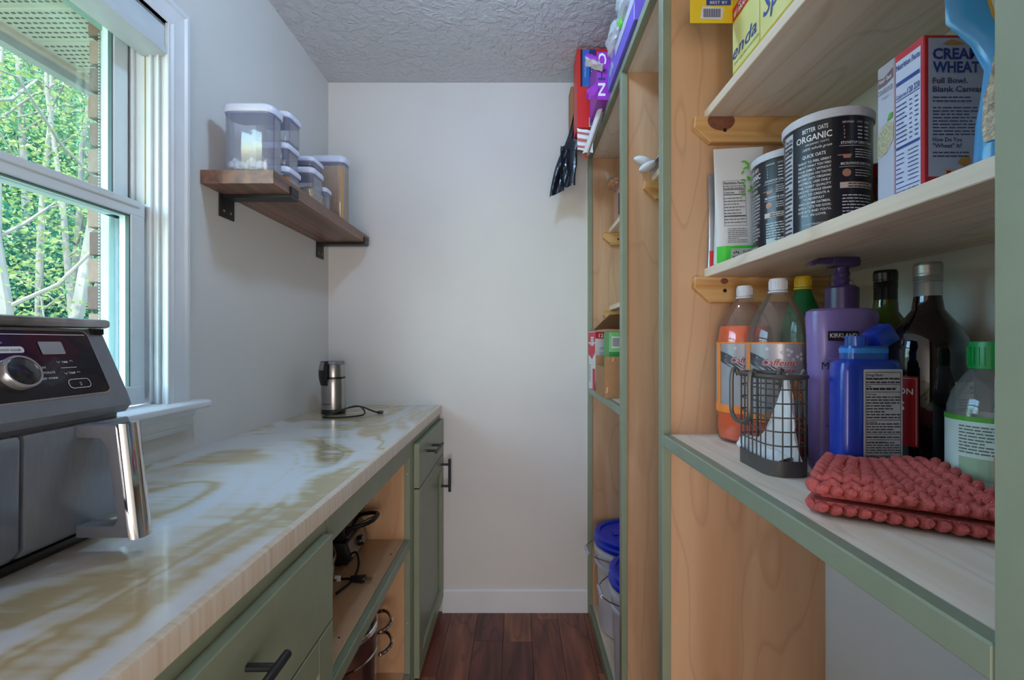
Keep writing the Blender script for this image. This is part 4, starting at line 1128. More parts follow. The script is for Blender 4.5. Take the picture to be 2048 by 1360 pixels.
prints(sm, [('t', 'MOISTURE', -0.012, .1625, .017, 'C', .078), ('t', 'Nourishing', -0.014, .126, .0068, 'C', .036, .015), ('t', 'Deeply Repairs', -0.014, .119, .006, 'C', .046), ('t', 'for Softness', -0.014, .112, .006, 'C', .036),
            ('t', 'Rainforest Botanicals', -0.016, .073, .006, 'C', .056), ('t', 'Avocado Oil', -0.014, .065, .006, 'C', .036), ('t', 'Ultra-Luxurious', -0.016, .054, .006, 'C', .046), ('t', 'Safe for Color', -0.014, .047, .006, 'C', .04),
            ('t', 'Free of Sulfates', -0.016, .038, .006, 'C', .04), ('t', 'Phosphates', -0.014, .031, .006, 'C', .034), ('t', '100%', -0.010, .024, .006, 'C'), ('t', '33.8 FL', -0.022, .009, .0065, 'C')], INK, fm_, k=1)

qx, qy = .4945, .648
BLU = mat('royal_blue_plastic', '#15349B', rough=.22, var=.05, coat=.3)
BLT = clear('blue_clear_plastic', tint=(.10, .30, .85), gloss=.14, body=.35, bodycol=(.05, .2, .7))
hs = Thing('blue_bottle', 'royal blue squeeze bottle with open flip cap and white facts label', 'bottle', (qx, qy, ZW))
hs.part('body', skin(ovalrings(qx, qy, [(.040, .017, z), (.0435, .021, z + .004), (.0435, .022, z + .165), (.0415, .021, z + .176), (.035, .018, z + .181), (.022, .014, z + .182)], p=4.0)), BLU)
cp_ = hs.part('cap', skin(ovalrings(qx - .002, qy, [(.0285, .016, z + .1815), (.0285, .016, z + .196), (.0275, .0155, z + .200)], p=4.0)), BLT)
hs.part('cap_band', skin(ovalrings(qx - .002, qy, [(.0288, .0163, z + .190), (.0288, .0163, z + .197)], p=4.0), False, False), mat('bright_blue_band', '#2F7FD0', rough=.3), parent=cp_)
hs.part('spout', B().cyl((qx - .014, qy, z + .199), (qx - .014, qy, z + .214), .0125, n=18), BLT, parent=cp_)
Mf = Matrix.Translation((qx + .022, qy, z + .198)) @ Matrix.Rotation(math.radians(-32), 4, 'Y')
hs.part('flip_lid', B().box(-.006, .022, -.014, .014, .0, .027, bev=.003, M=Mf), BLU, parent=cp_)
fb_ = plane_map((qx, qy - .0222, z), (1, 0, 0), (0, 0, 1), .0006)
prints(hs, [('p', rrect(-.019, .012, .0345, .168, .002))], mat('grey_white_label', '#B9B9C0', rough=.4), fb_, 'label')
it = []
for b0, b1, n, sd in ((.148, .158, 2, 1), (.138, .145, 1, 2), (.100, .132, 8, 3), (.080, .095, 4, 4), (.073, .077, 1, 5), (.052, .069, 5, 6), (.046, .049, 1, 7), (.030, .036, 2, 8)): it += fine(-.0155, .031, b0, b1, n, sd, .38)
for b_ in (.1635, .147, .1365, .098, .0785, .071, .0435): it.append(('r', -.0165, b_, .032, b_ + .0007))
it += [('r', -.0165, .0435, -.0159, .1635), ('r', .0314, .0435, .032, .1635)]
prints(hs, it, INK, fb_, 'fine_print', k=1)
prints(hs, [('t', 'Drug Facts', -.0155, .1585, .005, 'L', None, .02, .2), ('t', 'Active ingredient', -.0155, .1535, .0034, 'L', None, .02), ('t', 'Purpose', .031, .1535, .0034, 'R'), ('t', 'Uses', -.0155, .1435, .0034, 'L', None, .02), ('t', 'Warnings', -.0155, .1328, .0034, 'L', None, .02), ('t', 'Directions', -.0155, .0945, .0034, 'L', None, .02), ('t', 'Other information', -.0155, .0742, .0034, 'L', None, .02), ('t', 'Inactive ingredients', -.0155, .0670, .0034, 'L', None, .02), ('t', 'Questions or comments?', -.0155, .0485, .0032, 'L', None, .02)], INK, fb_, k=1.4)['kind'] = 'stuff'

def wine(label, x, y, h, r, glassm, capm, caph, silver, lab=None):
    T = Thing('wine_bottle', label, 'bottle', (x, y, ZW), group='wine bottles on the worktop')
    s = h / .325
    pr = [(0, .0), (r * .9, 0), (r, .006), (r, .190 * s), (r * .96, .210 * s), (r * .80, .228 * s), (r * .58, .242 * s), (r * .40, .255 * s), (.0172, .268 * s), (.0158, .28 * s), (.0158, h - .001), (0, h - .001)]
    T.part('body', B().lathe(pr, n=40, c=(x, y, z), caps=False), glassm)
    zc = h - caph
    rows = [(.0164, zc), (.0164, h - .030)] + [q for k in range(3) for q in ((.0172, h - .029 + k * .004), (.0164, h - .0265 + k * .004))] + [(.0170, h - .0165)] + [q for k in range(4) for q in ((.0174, h - .0155 + k * .0034), (.0168, h - .0135 + k * .0034))] + [(.0160, h), (0, h)]
    T.part('screw_cap', B().lathe(rows, n=32, c=(x, y, z), caps=False), capm)
    if lab: lab(T, x, y, z, r + .0006)
    return T
CREAM = mat('cream_wine_label', '#BDB6A8', rough=.6)
def redlab(T, x, y, z0, r):
    th = facing(x, y)
    m_ = cyl_map((x, y, z0), r, th, .0004)
    prints(T, [('r', -.075, .055, -.010, .156)], mat('red_wine_label', '#A3141C', rough=.45), m_, 'label')
    prints(T, [('r', -.0125, .058, -.0120, .153), ('r', -.075, .1525, -.012, .153), ('t', 'ON', -.034, .130, .012, 'L', None, .02), ('t', 'S', -.034, .106, .018, 'L', None, .02)], PAPER, m_, k=1)
    prints(T, [('r', .0295, .060, .085, .150)], CREAM, m_, 'back_label')
    prints(T, [('t', 'SMOOTH', .068, .139, .0075, 'C', .034, .02), ('t', 'CABERNET', .068, .1335, .005, 'C', .042, .02)] + fine(.034, .085, .100, .128, 7, 4, .3) + fine(.034, .085, .066, .094, 7, 5, .35), INK, m_, k=1)
wine('dark red wine bottle with silver screw cap and red label', .6105, .677, .323, .0475, mat('dark_wine_glass', '#0C090B', rough=.06, var=.1, coat=.6), mat('silver_foil_cap', '#A5A39F', rough=.36, metal=.8, var=.04), .100, True, redlab)
wine('green wine bottle with black screw cap behind the blue bottle', .6275, .776, .327, .045, mat('olive_wine_glass', '#3A4A12', rough=.06, var=.12, coat=.6), mat('black_foil_cap', '#1D1A1A', rough=.25, var=.1), .085, False)

def juice(label, x, y, h, r, capm, lab, rows, body):
    T = Thing('juice_bottle', label, 'bottle', (x, y, ZW), group='plastic juice bottles')
    pr = [(0, .002), (r * .85, 0), (r, .008), (r, h * .50), (r * .98, h * .60), (r * .85, h * .70), (r * .62, h * .785), (.021, h * .82), (.019, h * .84), (.019, h - .004)]
    T.part('body', B().lathe(pr, n=36, c=(x, y, z), caps=False), body)
    cap(T, (x, y), z + h * .835, .0215, h * .165, capm)
    lab(T, x, y, z, r + .0006)
    return T
GRC = mat('green_cap_plastic', '#128A3C', rough=.35, var=.04)
def jl1(T, x, y, z0, r):
    th = facing(x, y); m_ = cyl_map((x, y, z0), r, th, .0004)
    T.part('label', B().lathe([(r, .010), (r, .112)], n=44, c=(x, y, z0), caps=False), mat('pale_green_white_label', '#C9D2C9', rough=.45))
    for q in ((.108, .114), (.008, .016)): prints(T, [('r', -.13, q[0], .13, q[1])], mat('leaf_green_print', '#4E9A2C', rough=.4), m_, 'green_band')
    prints(T, fine(-.030, .016, .068, .104, 9, 3, .4) + [('r', .022, .028, .0226, .105), ('r', .050, .028, .0506, .105), ('r', .022, .1044, .05, .105)], mat('olive_fine_print', '#55664A'), m_, 'fine_print', k=1)
    prints(T, [('r', -.030, .038, .016, .064)], mat('sage_panel_print', '#9DB08F', rough=.4), m_, 'facts_panel', k=1)
    prints(T, [('r', .026, .070, .045, .100)], mat('photo_print', '#3B4258', rough=.4, var=.6, scale=120), m_, 'picture', k=1)
    prints(T, [ell(a, .026, .0035, .0035, 14) for a in (-.012, -.003, .006)] + [('r', .028 + q * .0022, .014, .029 + q * .0022, .028) for q in range(8)], INK, m_, 'icons', k=1.6)
def jl2(T, x, y, z0, r):
    m_ = cyl_map((x, y, z0), r, facing(x, y), .0004)
    T.part('label', B().lathe([(r, .03), (r, .165)], n=40, c=(x, y, z0), caps=False), PAPER)
    prints(T, [('r', -.12, .03, .12, .075)], mat('salmon_print', '#C77A66'), m_, 'salmon_band')
    prints(T, [('r', -.12, .0, .12, .028)], GRC, m_, 'green_band')
    prints(T, [('t', '24 FL', -.052, .13, .009, 'L')], INK, m_, k=1)
PETJ = clear('greyish_pet', tint=(.93, .93, .92), gloss=.14, body=.12, bodycol=(.7, .68, .66))
juice('clear plastic bottle with green cap beside the dark wine bottle', .5955, .572, .206, .0423, GRC, jl1, None, PETJ)
juice('clear plastic bottle with white label mostly hidden behind the near post', .5685, .500, .225, .030, CAPW, jl2, None, PETJ)

# ------------------------------------------------------------------ crocheted pot holder, folded in two layers
YARN = mat('coral_red_yarn', '#D2605A', rough=.85, var=.2, scale=120, bump=.8, bscale=500, stretch=(1, 3, 1))
A_, B_, C_, D_ = V((.357, .546, 0)), V((.505, .456, 0)), V((.432, .622, 0)), V((.537, .592, 0))
def quad(u, v): return (A_ * (1 - u) + B_ * u) * (1 - v) + (C_ * (1 - u) + D_ * u) * v
po = Thing('pot_holder', 'coral red crocheted pot holder folded in two on the worktop', 'pot holder', (.46, .55, ZW))
rnd = random.Random(12)
def stitch(b, p, t, r, k):
    """one crochet stitch: two plump strands crossing in a V"""
    n = V((0, 0, 1)); s = n.cross(t).normalized()
    for q in (-1, 1):
        d = (t * .60 + s * q * .62 + n * .42).normalized()
        e = d.cross(n).normalized(); f = e.cross(d)
        M = Matrix((d, e, f)).transposed()
        b.ball(p + s * q * r * .52 + n * rnd.uniform(-.0008, .0008), r * 1.02, r * .56, r * .62, n=8, k=6, M=M)
bz_ = ZW + .0015
lowb = B(); lowb.grid(lambda u, v: quad(u, v) + V((0, 0, bz_ + .0155)), 6, 6, thick=.012)
po.part('lower_core', lowb, YARN)
upb = B(); upb.grid(lambda u, v: quad(.03 + .95 * u, .04 + .93 * v) + V((0, 0, bz_ + .031 + .008 * v)), 6, 6, thick=.012)
po.part('upper_core', upb, YARN)
NR, NS = 9, 8
for i in range(NR):
    u = .03 + .94 * i / (NR - 1); b = B()
    for j in range(NS):
        v = .03 + .94 * j / (NS - 1); p = quad(u, v); t = (quad(u, min(1, v + .05)) - quad(u, max(0, v - .05))).normalized()
        p.z = bz_ + .035 + .010 * v + .003 * math.sin(5 * u + 3 * v) - (.004 if j == 0 else 0)
        stitch(b, p, t, .0112, 1)
    po.part('stitch_row', b, YARN)
def braid(u0, v0, u1, v1, z_, n, rad, dz=0.0):
    b = B()
    for i in range(n):
        f = (i + .5) / n; p = quad(u0 + (u1 - u0) * f, v0 + (v1 - v0) * f); q = quad(u0 + (u1 - u0) * min(1, f + .05), v0 + (v1 - v0) * min(1, f + .05))
        t = (q - p).normalized(); p.z = z_ + dz * f
        stitch(b, p, t, rad, 1)
    po.part('edge_braid', b, YARN)
for (z_, rad, dz) in ((bz_ + .0085, .0098, 0), (bz_ + .0295, .0098, 0)):
    braid(0, 0, 1, 0, z_, 13, rad); braid(0, 0, 0, 1, z_, 9, rad, .007 if z_ > bz_ + .02 else 0)
    braid(0, 1, 1, 1, z_ + (.007 if z_ > bz_ + .02 else 0), 12, rad); braid(1, 0, 1, 1, z_, 12, rad, .007 if z_ > bz_ + .02 else 0)

# ------------------------------------------------------------------ lower pine shelf: pouches, oats, boxes
Z1 = ZS1 + .0203
def pouch(name, label, cat, c, w, h, d, rz, m, tilt=0.0, group=None, wf=lambda v: 1.0):
    """filled stand-up pouch: thick at the bottom, pinched to a flat seal at the top"""
    T = Thing(name, label, cat, c, rotz=rz, local=True, group=group)
    def prof(v): return d * (.5 + .5 * math.cos(PI * min(1, v / .92))) * .5 * (1 - .25 * (1 - v) ** 6) + .0008
    L_ = []
    N = 10
    for j in range(N + 1):
        v = j / N; q = []; dd = prof(v); ww = w * (1 - .06 * math.sin(PI * v)) * wf(v)
        for i in range(24):
            t = 2 * PI * i / 24; cx, sy_ = math.cos(t), math.sin(t)
            q.append((ww / 2 * abs(cx) ** .6 * (1 if cx > 0 else -1), dd * sy_ + tilt * v, h * v))
        L_.append(q)
    T.part('pouch', skin(L_), m)
    T.prof = lambda a, v: V((a, -prof(v) * math.sqrt(max(0, 1 - min(1, abs(a) / (w / 2)) ** (1 / .3 * 1.0))) - .0009 + tilt * v, h * v))
    T.h = h
    return T
def pmap_of(T, lift=.0006): return lambda a, b_, k=0: T.prof(a, max(0, min(1, b_ / T.h))) + V((0, -lift * (1 + k), 0))

WPOU = mat('white_matt_pouch', '#CDCBCB', rough=.45, var=.03, scale=12, bump=.25, bscale=25)
p1 = pouch('food_pouch', 'white stand-up pouch with nutrition facts and green bottom band', 'pouch', (.467, .963, Z1), .100, .246, .040, math.radians(-8), WPOU)
pm1 = pmap_of(p1)
prints(p1, [('r', -.046, .0015, .046, .036)], mat('bright_green_print', '#35C22E', rough=.4), pm1, 'green_band')
prints(p1, [('r', -.020, .006, .046, .030)], mat('pale_grey_patch', '#B9BAB8', rough=.4), pm1, 'logo_patch', k=1)
prints(p1, [('t', 'GUIDING', .002, .0215, .0068, 'L', .034, .01), ('t', 'STARS', .002, .013, .0068, 'L', .024, .01), ('r', -.017, .010, -.003, .0135), ('r', -.017, .026, -.003, .0264), ('r', -.017, .0145, -.003, .0149), ell(-.014, .021, .0017, .0017, 8), ell(-.010, .0225, .0017, .0017, 8), ell(-.006, .021, .0017, .0017, 8)], INK, pm1, k=2)
prints(p1, fine(-.031, .010, .083, .142, 9, 2, .22) + [('r', -.031, .156, .011, .1575), ('r', -.031, .145, .011, .1465), ('r', -.031, .0985, .011, .1), ('r', -.0318, .078, -.0312, .176), ('r', .0112, .078, .0118, .176), ('r', -.0318, .1755, .0118, .176), ('r', -.0318, .078, .0118, .0786),
                 ('t', 'Nutrition Facts', -.030, .1685, .0078, 'L', .040, .02), ('t', 'Calories', -.030, .1485, .006, 'L', None, .015), ('t', '150', .0105, .1483, .0085, 'R', None, .015)] + fine(-.031, .008, .158, .167, 2, 7, .3) + fine(-.026, .012, .042, .074, 8, 9, .28), INK, pm1, k=1)
lf = []
rr = random.Random(5)
for k in range(26):
    a, b_ = .008 + rr.random() * .034, .140 + rr.random() * .078; t = rr.uniform(0, 3.1); dx, dz_ = math.cos(t), math.sin(t); s = .0065
    lf.append(('p', [(a - dx * s, b_ - dz_ * s), (a - dz_ * s * .4, b_ + dx * s * .4), (a + dx * s, b_ + dz_ * s), (a + dz_ * s * .4, b_ - dx * s * .4)]))
prints(p1, lf, mat('leafy_green_print', '#62B32E', rough=.4), pm1, 'leaf_print', k=1)
p0 = pouch('food_pouch', 'silver and red pouch squeezed beside the birch panel', 'pouch', (.4645, .9985, Z1), .092, .205, .016, math.radians(-3), mat('silver_foil_pouch', '#A6A4A8', rough=.28, metal=.5, var=.1, scale=20, bump=.4, bscale=30))
prints(p0, [('r', -.044, .001, .044, .035)], mat('bright_red_print', '#C8151C', rough=.35), pmap_of(p0), 'red_band')

OAT = mat('black_oat_can_paper', '#1E1E24', rough=.28, var=.1, coat=.2)
def oats(label, x, y, th_shift):
    r, h = .0605, .190
    T = Thing('oat_canister', label, 'canister', (x, y, Z1), group='black oat canisters with white lids')
    z0 = Z1
    T.part('can', B().lathe([(0, 0), (r, 0), (r, h - .012), (0, h - .012)], n=56, c=(x, y, z0), caps=False), OAT)
    T.part('lid', B().lathe([(0, h - .013), (r + .0025, h - .013), (r + .0032, h - .010), (r + .0032, h - .001), (r + .001, h + .001), (r - .003, h + .001), (r - .004, h - .003), (0, h - .003)], n=56, c=(x, y, z0), caps=False), mat('white_can_lid', '#C9C9D2', rough=.4, var=.03))
    th = facing(x, y) + th_shift; m_ = cyl_map((x, y, z0), r, th, .0004)
    prints(T, [('r', -.072, .002, -.050, .172)], mat('pale_grey_facts', '#B4B6C0', rough=.4), m_, 'facts_panel')
    prints(T, fine(-.071, -.052, .01, .16, 22, 5, .4) + [('t', '150', -.051, .142, .012, 'R', None, .01), ('t', 'Facts', -.051, .160, .009, 'R', None, .01), ('r', -.071, .155, -.051, .1565), ('r', -.071, .075, -.051, .0765)], INK, m_, 'fine_print', k=1)
    Wt = [('t', 'BETTER', -.033, .163, .0095, 'L', .019, .01), ('t', 'OATS', -.011, .163, .0095, 'L', .013, .01), ('t', 'ORGANIC', -.018, .149, .014, 'C', .050, .015), ('t', 'ORGANIC OATS', -.013, .1425, .0042, 'C', .032), ('t', '100% whole grain', -.013, .135, .006, 'C', .040, 0, .4), ('t', 'QUICK OATS', -.017, .1235, .0072, 'C', .032, .01)]
    for k, s in enumerate(('WANT TO FEEL GREAT', 'ABOUT WHAT YOU FEED', 'YOUR FAMILY, WITHOUT', 'SACRIFICING ON TASTE?', 'BETTER OATS ORGANIC', 'OATMEAL USES ONLY', 'THE FINEST QUALITY', 'ORGANIC WHOLE GRAIN', 'OATS TO CREATE A', 'WONDERFULLY', 'WHOLESOME OATMEAL', 'WITH A TASTE THIS GOOD,', 'ONE BITE AND YOU\'LL', 'FALL IN LOVE.')):
        Wt.append(('t', s, -.017, .1150 - k * .0064, .0048, 'C', min(.046, .0026 * len(s)), .01))
    Wt += [('t', 'WWW.BETTEROATS.COM', -.017, .018, .0036, 'C', .032), ('r', -.022, .0095, -.018, .0135), ('r', -.015, .0095, -.011, .0135), ('t', 'SERVINGS', .020, .166, .0042, 'L', .016), ('t', 'OATS', .041, .166, .0042, 'L', .009), ('t', 'WATER', .054, .166, .0042, 'L', .009)]
    for k in range(4):
        Wt += [('t', str(k + 1), .022, .1595 - k * .0055, .004, 'L'), ('r', .042, .1595 - k * .0055, .050, .161 - k * .0055), ('r', .054, .1595 - k * .0055, .062, .161 - k * .0055)]
    Wt += [('t', 'STOVETOP DIRECTIONS', .018, .1345, .0055, 'L', .052, .01), ('r', .016, .1315, .072, .132), ('t', 'MICROWAVE DIRECTIONS', .018, .103, .0055, 'L', .052, .01), ('r', .016, .1, .072, .1005)]
    Wt += fine(.038, .070, .113, .128, 4, 1, .3) + fine(.038, .070, .085, .097, 3, 2, .3) + fine(.020, .068, .012, .060, 10, 3, .3)
    prints(T, Wt, PAPER, m_, k=0)
    prints(T, [('r', .017, .068, .072, .077)], mat('cream_panel_print', '#C9B8AC', rough=.4), m_, 'cream_bar')
    prints(T, fine(.028, .070, .0685, .0765, 2, 6, .4), INK, m_, 'fine_print', k=1)
    prints(T, [ell(.026, .091, .006, .006, 16), ('p', [(.020, .119), (.033, .119), (.031, .113), (.022, .113)]), ('r', .014, .1175, .02, .119)], mat('copper_icon_print', '#B5806A', rough=.4), m_, 'icons')
    prints(T, [('r', .021, .016, .036, .028), ('r', .042, .012, .060, .028)], mat('pale_badge', '#B9C4C0', rough=.4), m_, 'badges', k=1)
    prints(T, [('r', .043 + q * .002, .013, .044 + q * .002, .027) for q in range(8)], INK, m_, 'barcode', k=2)
    return T
oats('black organic oats canister with white lid nearest the camera', .506, .745, 0.0)
oats('black organic oats canister with white lid half hidden behind the other one', .524, .882, -.95)

def carton(name, label, x0, x1, y0, y1, z0, h, m, group=None, rotz=0.0):
    T = Thing(name, label, 'box', (x0, y0, z0), rotz=rotz, local=True, group=group)
    w, d = x1 - x0, y1 - y0
    T.part('carton', B().box(0, w, 0, d, 0, h, bev=.0012, seg=1), m, smooth=False)
    fl = B()
    for q in ((0, .0006), (d - .0006, d)): fl.box(.002, w - .002, q[0], q[1], h - .018, h + .0005)
    T.part('top_flap', B().box(.0015, w - .0015, .0015, d - .0015, h, h + .0008), m, smooth=False)
    T.w, T.d, T.h = w, d, h
    T.front = plane_map((0, 0, 0), (1, 0, 0), (0, 0, 1), .0005)              # faces the camera (-y)
    T.side = plane_map((0, d, 0), (0, -1, 0), (0, 0, 1), .0005)              # faces the aisle (-x); a from far to near
    return T
RED = mat('cereal_box_red', '#C62A34', rough=.4, var=.03)
BLUEP = mat('cereal_blue_print', '#24408E', rough=.45)
WBOX = mat('white_box_board', '#CFCED6', rough=.45, var=.02)
cw = carton('cereal_box', 'red and white wheat cereal box with blue lettering on the pine shelf', .502, .636, .562, .606, Z1, .215, RED)
W, D, H = cw.w, cw.d, cw.h
prints(cw, [('r', .005, .040, W - .001, H - .004), ('r', .022, .002, W - .001, .040)], mat('pale_blue_white_print', '#B4B8CC', rough=.45), cw.front, 'front_panel')
prints(cw, [('p', [(.022, H - .012), (.033, H - .006), (.046, H - .0095), (.050, H - .0125), (.036, H - .013)])], mat('wheat_gold_print', '#BE8C3A', rough=.5), cw.front, 'wheat_picture', k=1)
prints(cw, [('t', 'CREAM', .010, H - .030, .0185, 'L', .058, .035), ('t', 'WHEAT', .010, H - .0465, .0185, 'L', .058, .035)], BLUEP, cw.front, k=1)
prints(cw, [('t', 'Full Bowl.', .010, H - .060, .0098, 'L', .043, .02), ('t', 'Blank Canvas.', .010, H - .0705, .0098, 'L', .064, .02), ('t', 'How Do You', .010, H - .132, .0072, 'L', .036, .02), ('t', '"Wheat" It?', .010, H - .1395, .0072, 'L', .036, .02)] +
       fine(.010, .058, H - .084, H - .075, 2, 1, .35) + fine(.010, .074, H - .125, H - .088, 9, 2, .35) + fine(.010, .055, H - .152, H - .143, 2, 3, .35), mat('slate_print', '#3C4668', rough=.45), cw.front, k=1)
prints(cw, [('r', .0235, .003, .075, .050)], mat('peach_print', '#C9AFA8', rough=.45), cw.front, 'recipe_panel', k=1)
prints(cw, [('t', 'STOVETOP', .034, .042, .0048, 'L', None, .01), ('r', .0265, .041, .032, .047), ('r', .0265, .014, .032, .018), ('t', 'MICROWAVE', .034, .014, .0048, 'L', None, .01)] + fine(.034, .072, .030, .040, 3, 5, .35) + fine(.034, .072, .019, .027, 2, 6, .3), REDT, cw.front, k=2)
prints(cw, [('p', [(.040, .056), (.046, .064), (.056, .063), (.056, .056), (.049, .052)])], mat('wheat_gold_print', '#BE8C3A'), cw.front, 'cereal_picture', k=2)
prints(cw, [('r', .003, .020, D - .004, H - .010)], mat('pale_facts_white', '#C9CCE0', rough=.45), cw.side, 'facts_panel')
fp = [('t', 'Nutrition Facts', .004, H - .022, .0105, 'L', D - .009, .02), ('r', .004, H - .043, D - .005, H - .038), ('t', 'Calories', .004, H - .060, .0075, 'L', .016, .01), ('t', '120', .021, H - .060, .011, 'L', .008, .015), ('t', '220', .0305, H - .060, .011, 'L', .0085, .015), ('r', .004, H - .063, D - .005, H - .062), ('r', .004, .088, D - .005, .0915), ('r', .004, .037, D - .005, .038)]
prints(cw, fp + fine(.004, .020, .095, H - .066, 9, 4, .3) + fine(.024, .028, .095, H - .066, 9, 5, .3) + fine(.032, .037, .095, H - .066, 9, 6, .3) + fine(.004, .016, .042, .085, 7, 7, .25) + fine(.022, .037, .042, .085, 8, 8, .25) + fine(.004, .038, .022, .035, 3, 9, .3), BLUEP, cw.side, k=1)
prints(cw, fine(.004, .036, .003, .018, 4, 3, .35), PAPER, cw.side, 'fine_print', k=1)

cc = carton('couscous_box', 'slim white couscous box with grain picture beside the cereal box', .522, .640, .630, .660, Z1, .230, mat('white_couscous_board', '#C4C3D2', rough=.45, var=.02))
W, D, H = cc.w, cc.d, cc.h
prints(cc, [('p', [(.002, H - .030), (.002, H - .016), (.012, H - .019), (.028, H - .012), (.028, H - .026), (.014, H - .030)])], mat('plum_grey_print', '#8A6A76', rough=.45), cc.side, 'brand_patch')
prints(cc, [('t', 'Near East', .015, H - .0245, .0075, 'C', .023, .02, .2)], PAPER, cc.side, k=1)
prints(cc, [('t', 'COUSCOUS', .015, H - .041, .0095, 'C', .025), ('t', 'Original', .015, H - .049, .005, 'C', .012)], mat('slate_print', '#3C4668'), cc.side, k=1)
prints(cc, [('p', [(.001, .100), (.001, .128), (.008, .142), (.018, .146), (.0285, .142), (.0285, .118), (.016, .102)])], mat('grain_print', '#BDB394', rough=.5, var=.35, scale=400), cc.side, 'grain_picture')
prints(cc, [('p', [(.018, .147), (.022, .156), (.028, .156), (.027, .149)])], mat('leafy_green_print', '#62B32E'), cc.side, 'leaf_picture', k=1)
prints(cc, [('r', .018, .004, .025, .012), ('r', .018, .021, .025, .030)], mat('plum_blue_print', '#7A7CA6'), cc.side, 'colour_patches', k=1)
prints(cc, [ell(.008, .105, .008, .010, 14)], mat('dark_green_print', '#3E5A2A'), cc.front, 'leaf_picture')
prints(cc, [('p', [(.001, .050), (.001, .088), (.012, .095), (.03, .090), (.03, .045)])], mat('meal_photo_print', '#8E6A52', rough=.5, var=.5, scale=150), cc.front, 'meal_picture')
prints(cc, [('t', 'N', .004, .008, .016, 'L')], INK, cc.front, k=1)

jr = Thing('spice_jar', 'jar of brown spice with red lid behind the oats canister', 'jar', (.622, .782, Z1))
jr.part('jar', B().lathe([(0, 0), (.036, 0), (.038, .004), (.038, .095), (.033, .104), (.033, .112), (0, .112)], c=(.622, .782, Z1), caps=False), mat('brown_spice_jar', '#8A5A38', rough=.15, var=.3, scale=120, coat=.4))
cap(jr, (.622, .782), Z1 + .110, .036, .024, mat('red_lid', '#B01822', rough=.35), 'lid')
prints(jr, [('r', -.05, .01, .05, .05)], mat('bright_red_print', '#C8151C'), cyl_map((.622, .782, Z1), .0384, facing(.622, .782)), 'red_label')
prints(jr, [('r', -.02, .045, .03, .07)], PAPER, cyl_map((.622, .782, Z1), .0384, facing(.622, .782)), 'white_label', k=1)

# bag of grain, standing near the front post
gbx, gby = .524, .439
gbg = pouch('grain_bag', 'blue and clear bag of pale grain beside the near post', 'bag', (gbx, gby, Z1), .125, .285, .050, math.radians(-30), mat('sky_blue_bag_film', '#3E8FC4', rough=.25, var=.08, scale=15, bump=.5, bscale=22, coat=.3), wf=lambda v: 1 - .10 * math.exp(-((v - .37) / .09) ** 2) + 2.4 * max(0, min(v, .60) - .475) ** .85)
gm_ = pmap_of(gbg, .0008)
prints(gbg, [('s', [(.036, -.0575, -.044), (.05, -.0585, -.043), (.08, -.0575, -.040), (.10, -.053, -.041), (.12, -.050, -.0425), (.135, -.047, -.0435)])], mat('pale_grain', '#C4B49C', rough=.6, var=.4, scale=260, bump=.7, bscale=300), gm_, 'grain_window')
lab_ = [(.020, -.034), (.034, -.041), (.06, -.0405), (.08, -.0375), (.10, -.0385), (.12, -.040), (.14, -.042), (.165, -.048), (.19, -.052)]
prints(gbg, [('s', [(b_, a - .0025, .045) for b_, a in lab_])], mat('gold_edge_print', '#B98D2E', rough=.4), gm_, 'gold_edge', k=.6)
prints(gbg, [('s', [(b_, a, .045) for b_, a in lab_])], mat('cream_label_print', '#C4C2B6', rough=.4), gm_, 'label', k=1.2)
prints(gbg, fine(-.0345, .03, .05, .16, 14, 6, .35) + [('r', -.036, .085, -.0352, .155), ('r', -.036, .155, .03, .156), ('r', -.036, .085, .03, .086)], INK, gm_, 'fine_print', k=2)

# ------------------------------------------------------------------ upper pine shelf: sweetener box
Z2 = ZS2 + .0203
YEL = mat('yellow_box_print', '#D8BC2A', rough=.42, var=.05, scale=10)
sp = carton('sweetener_box', 'big yellow sweetener box with blue lettering on the upper pine shelf', .4195, .560, .610, .8875, Z2, .190, YEL)
W, D, H = sp.w, sp.d, sp.h
for a0, a1 in ((.002, .100), (.102, .274)):
    prints(sp, [('p', rrect(a0, .004, a1, .108 if a0 > .05 else .100, .006))], mat('pale_yellow_packet_print', '#DCD98A', rough=.42, var=.08, scale=12), sp.side, 'packet_picture')
prints(sp, [('t', 'enda', .003, .028, .036, 'L', .088, .01, .25), ('t', 'Splenda', .112, .034, .052, 'L', .158, .012, .25)], BLUEP, sp.side, k=1)
prints(sp, [('t', 'ZERO CALORIE SWEETENER', .098, .016, .006, 'R', .09, 0, .1)], mat('olive_fine_print', '#55664A'), sp.side, k=1)
prints(sp, [('r', .0, .104, .276, .130)], mat('bright_red_print', '#C8151C'), sp.side, 'red_banner', k=.6)
prints(sp, [('t', '#1', .008, .1085, .016, 'L', .014, .02), ('t', 'BRAND', .026, .1075, .012, 'L', .04, .02), ('t', 'RECOMMENDED', .026, .1195, .0075, 'L', .05, .01), ('t', 'SWEETENER', .080, .1075, .010, 'L', .05, .01)], PAPER, sp.side, k=1.6)
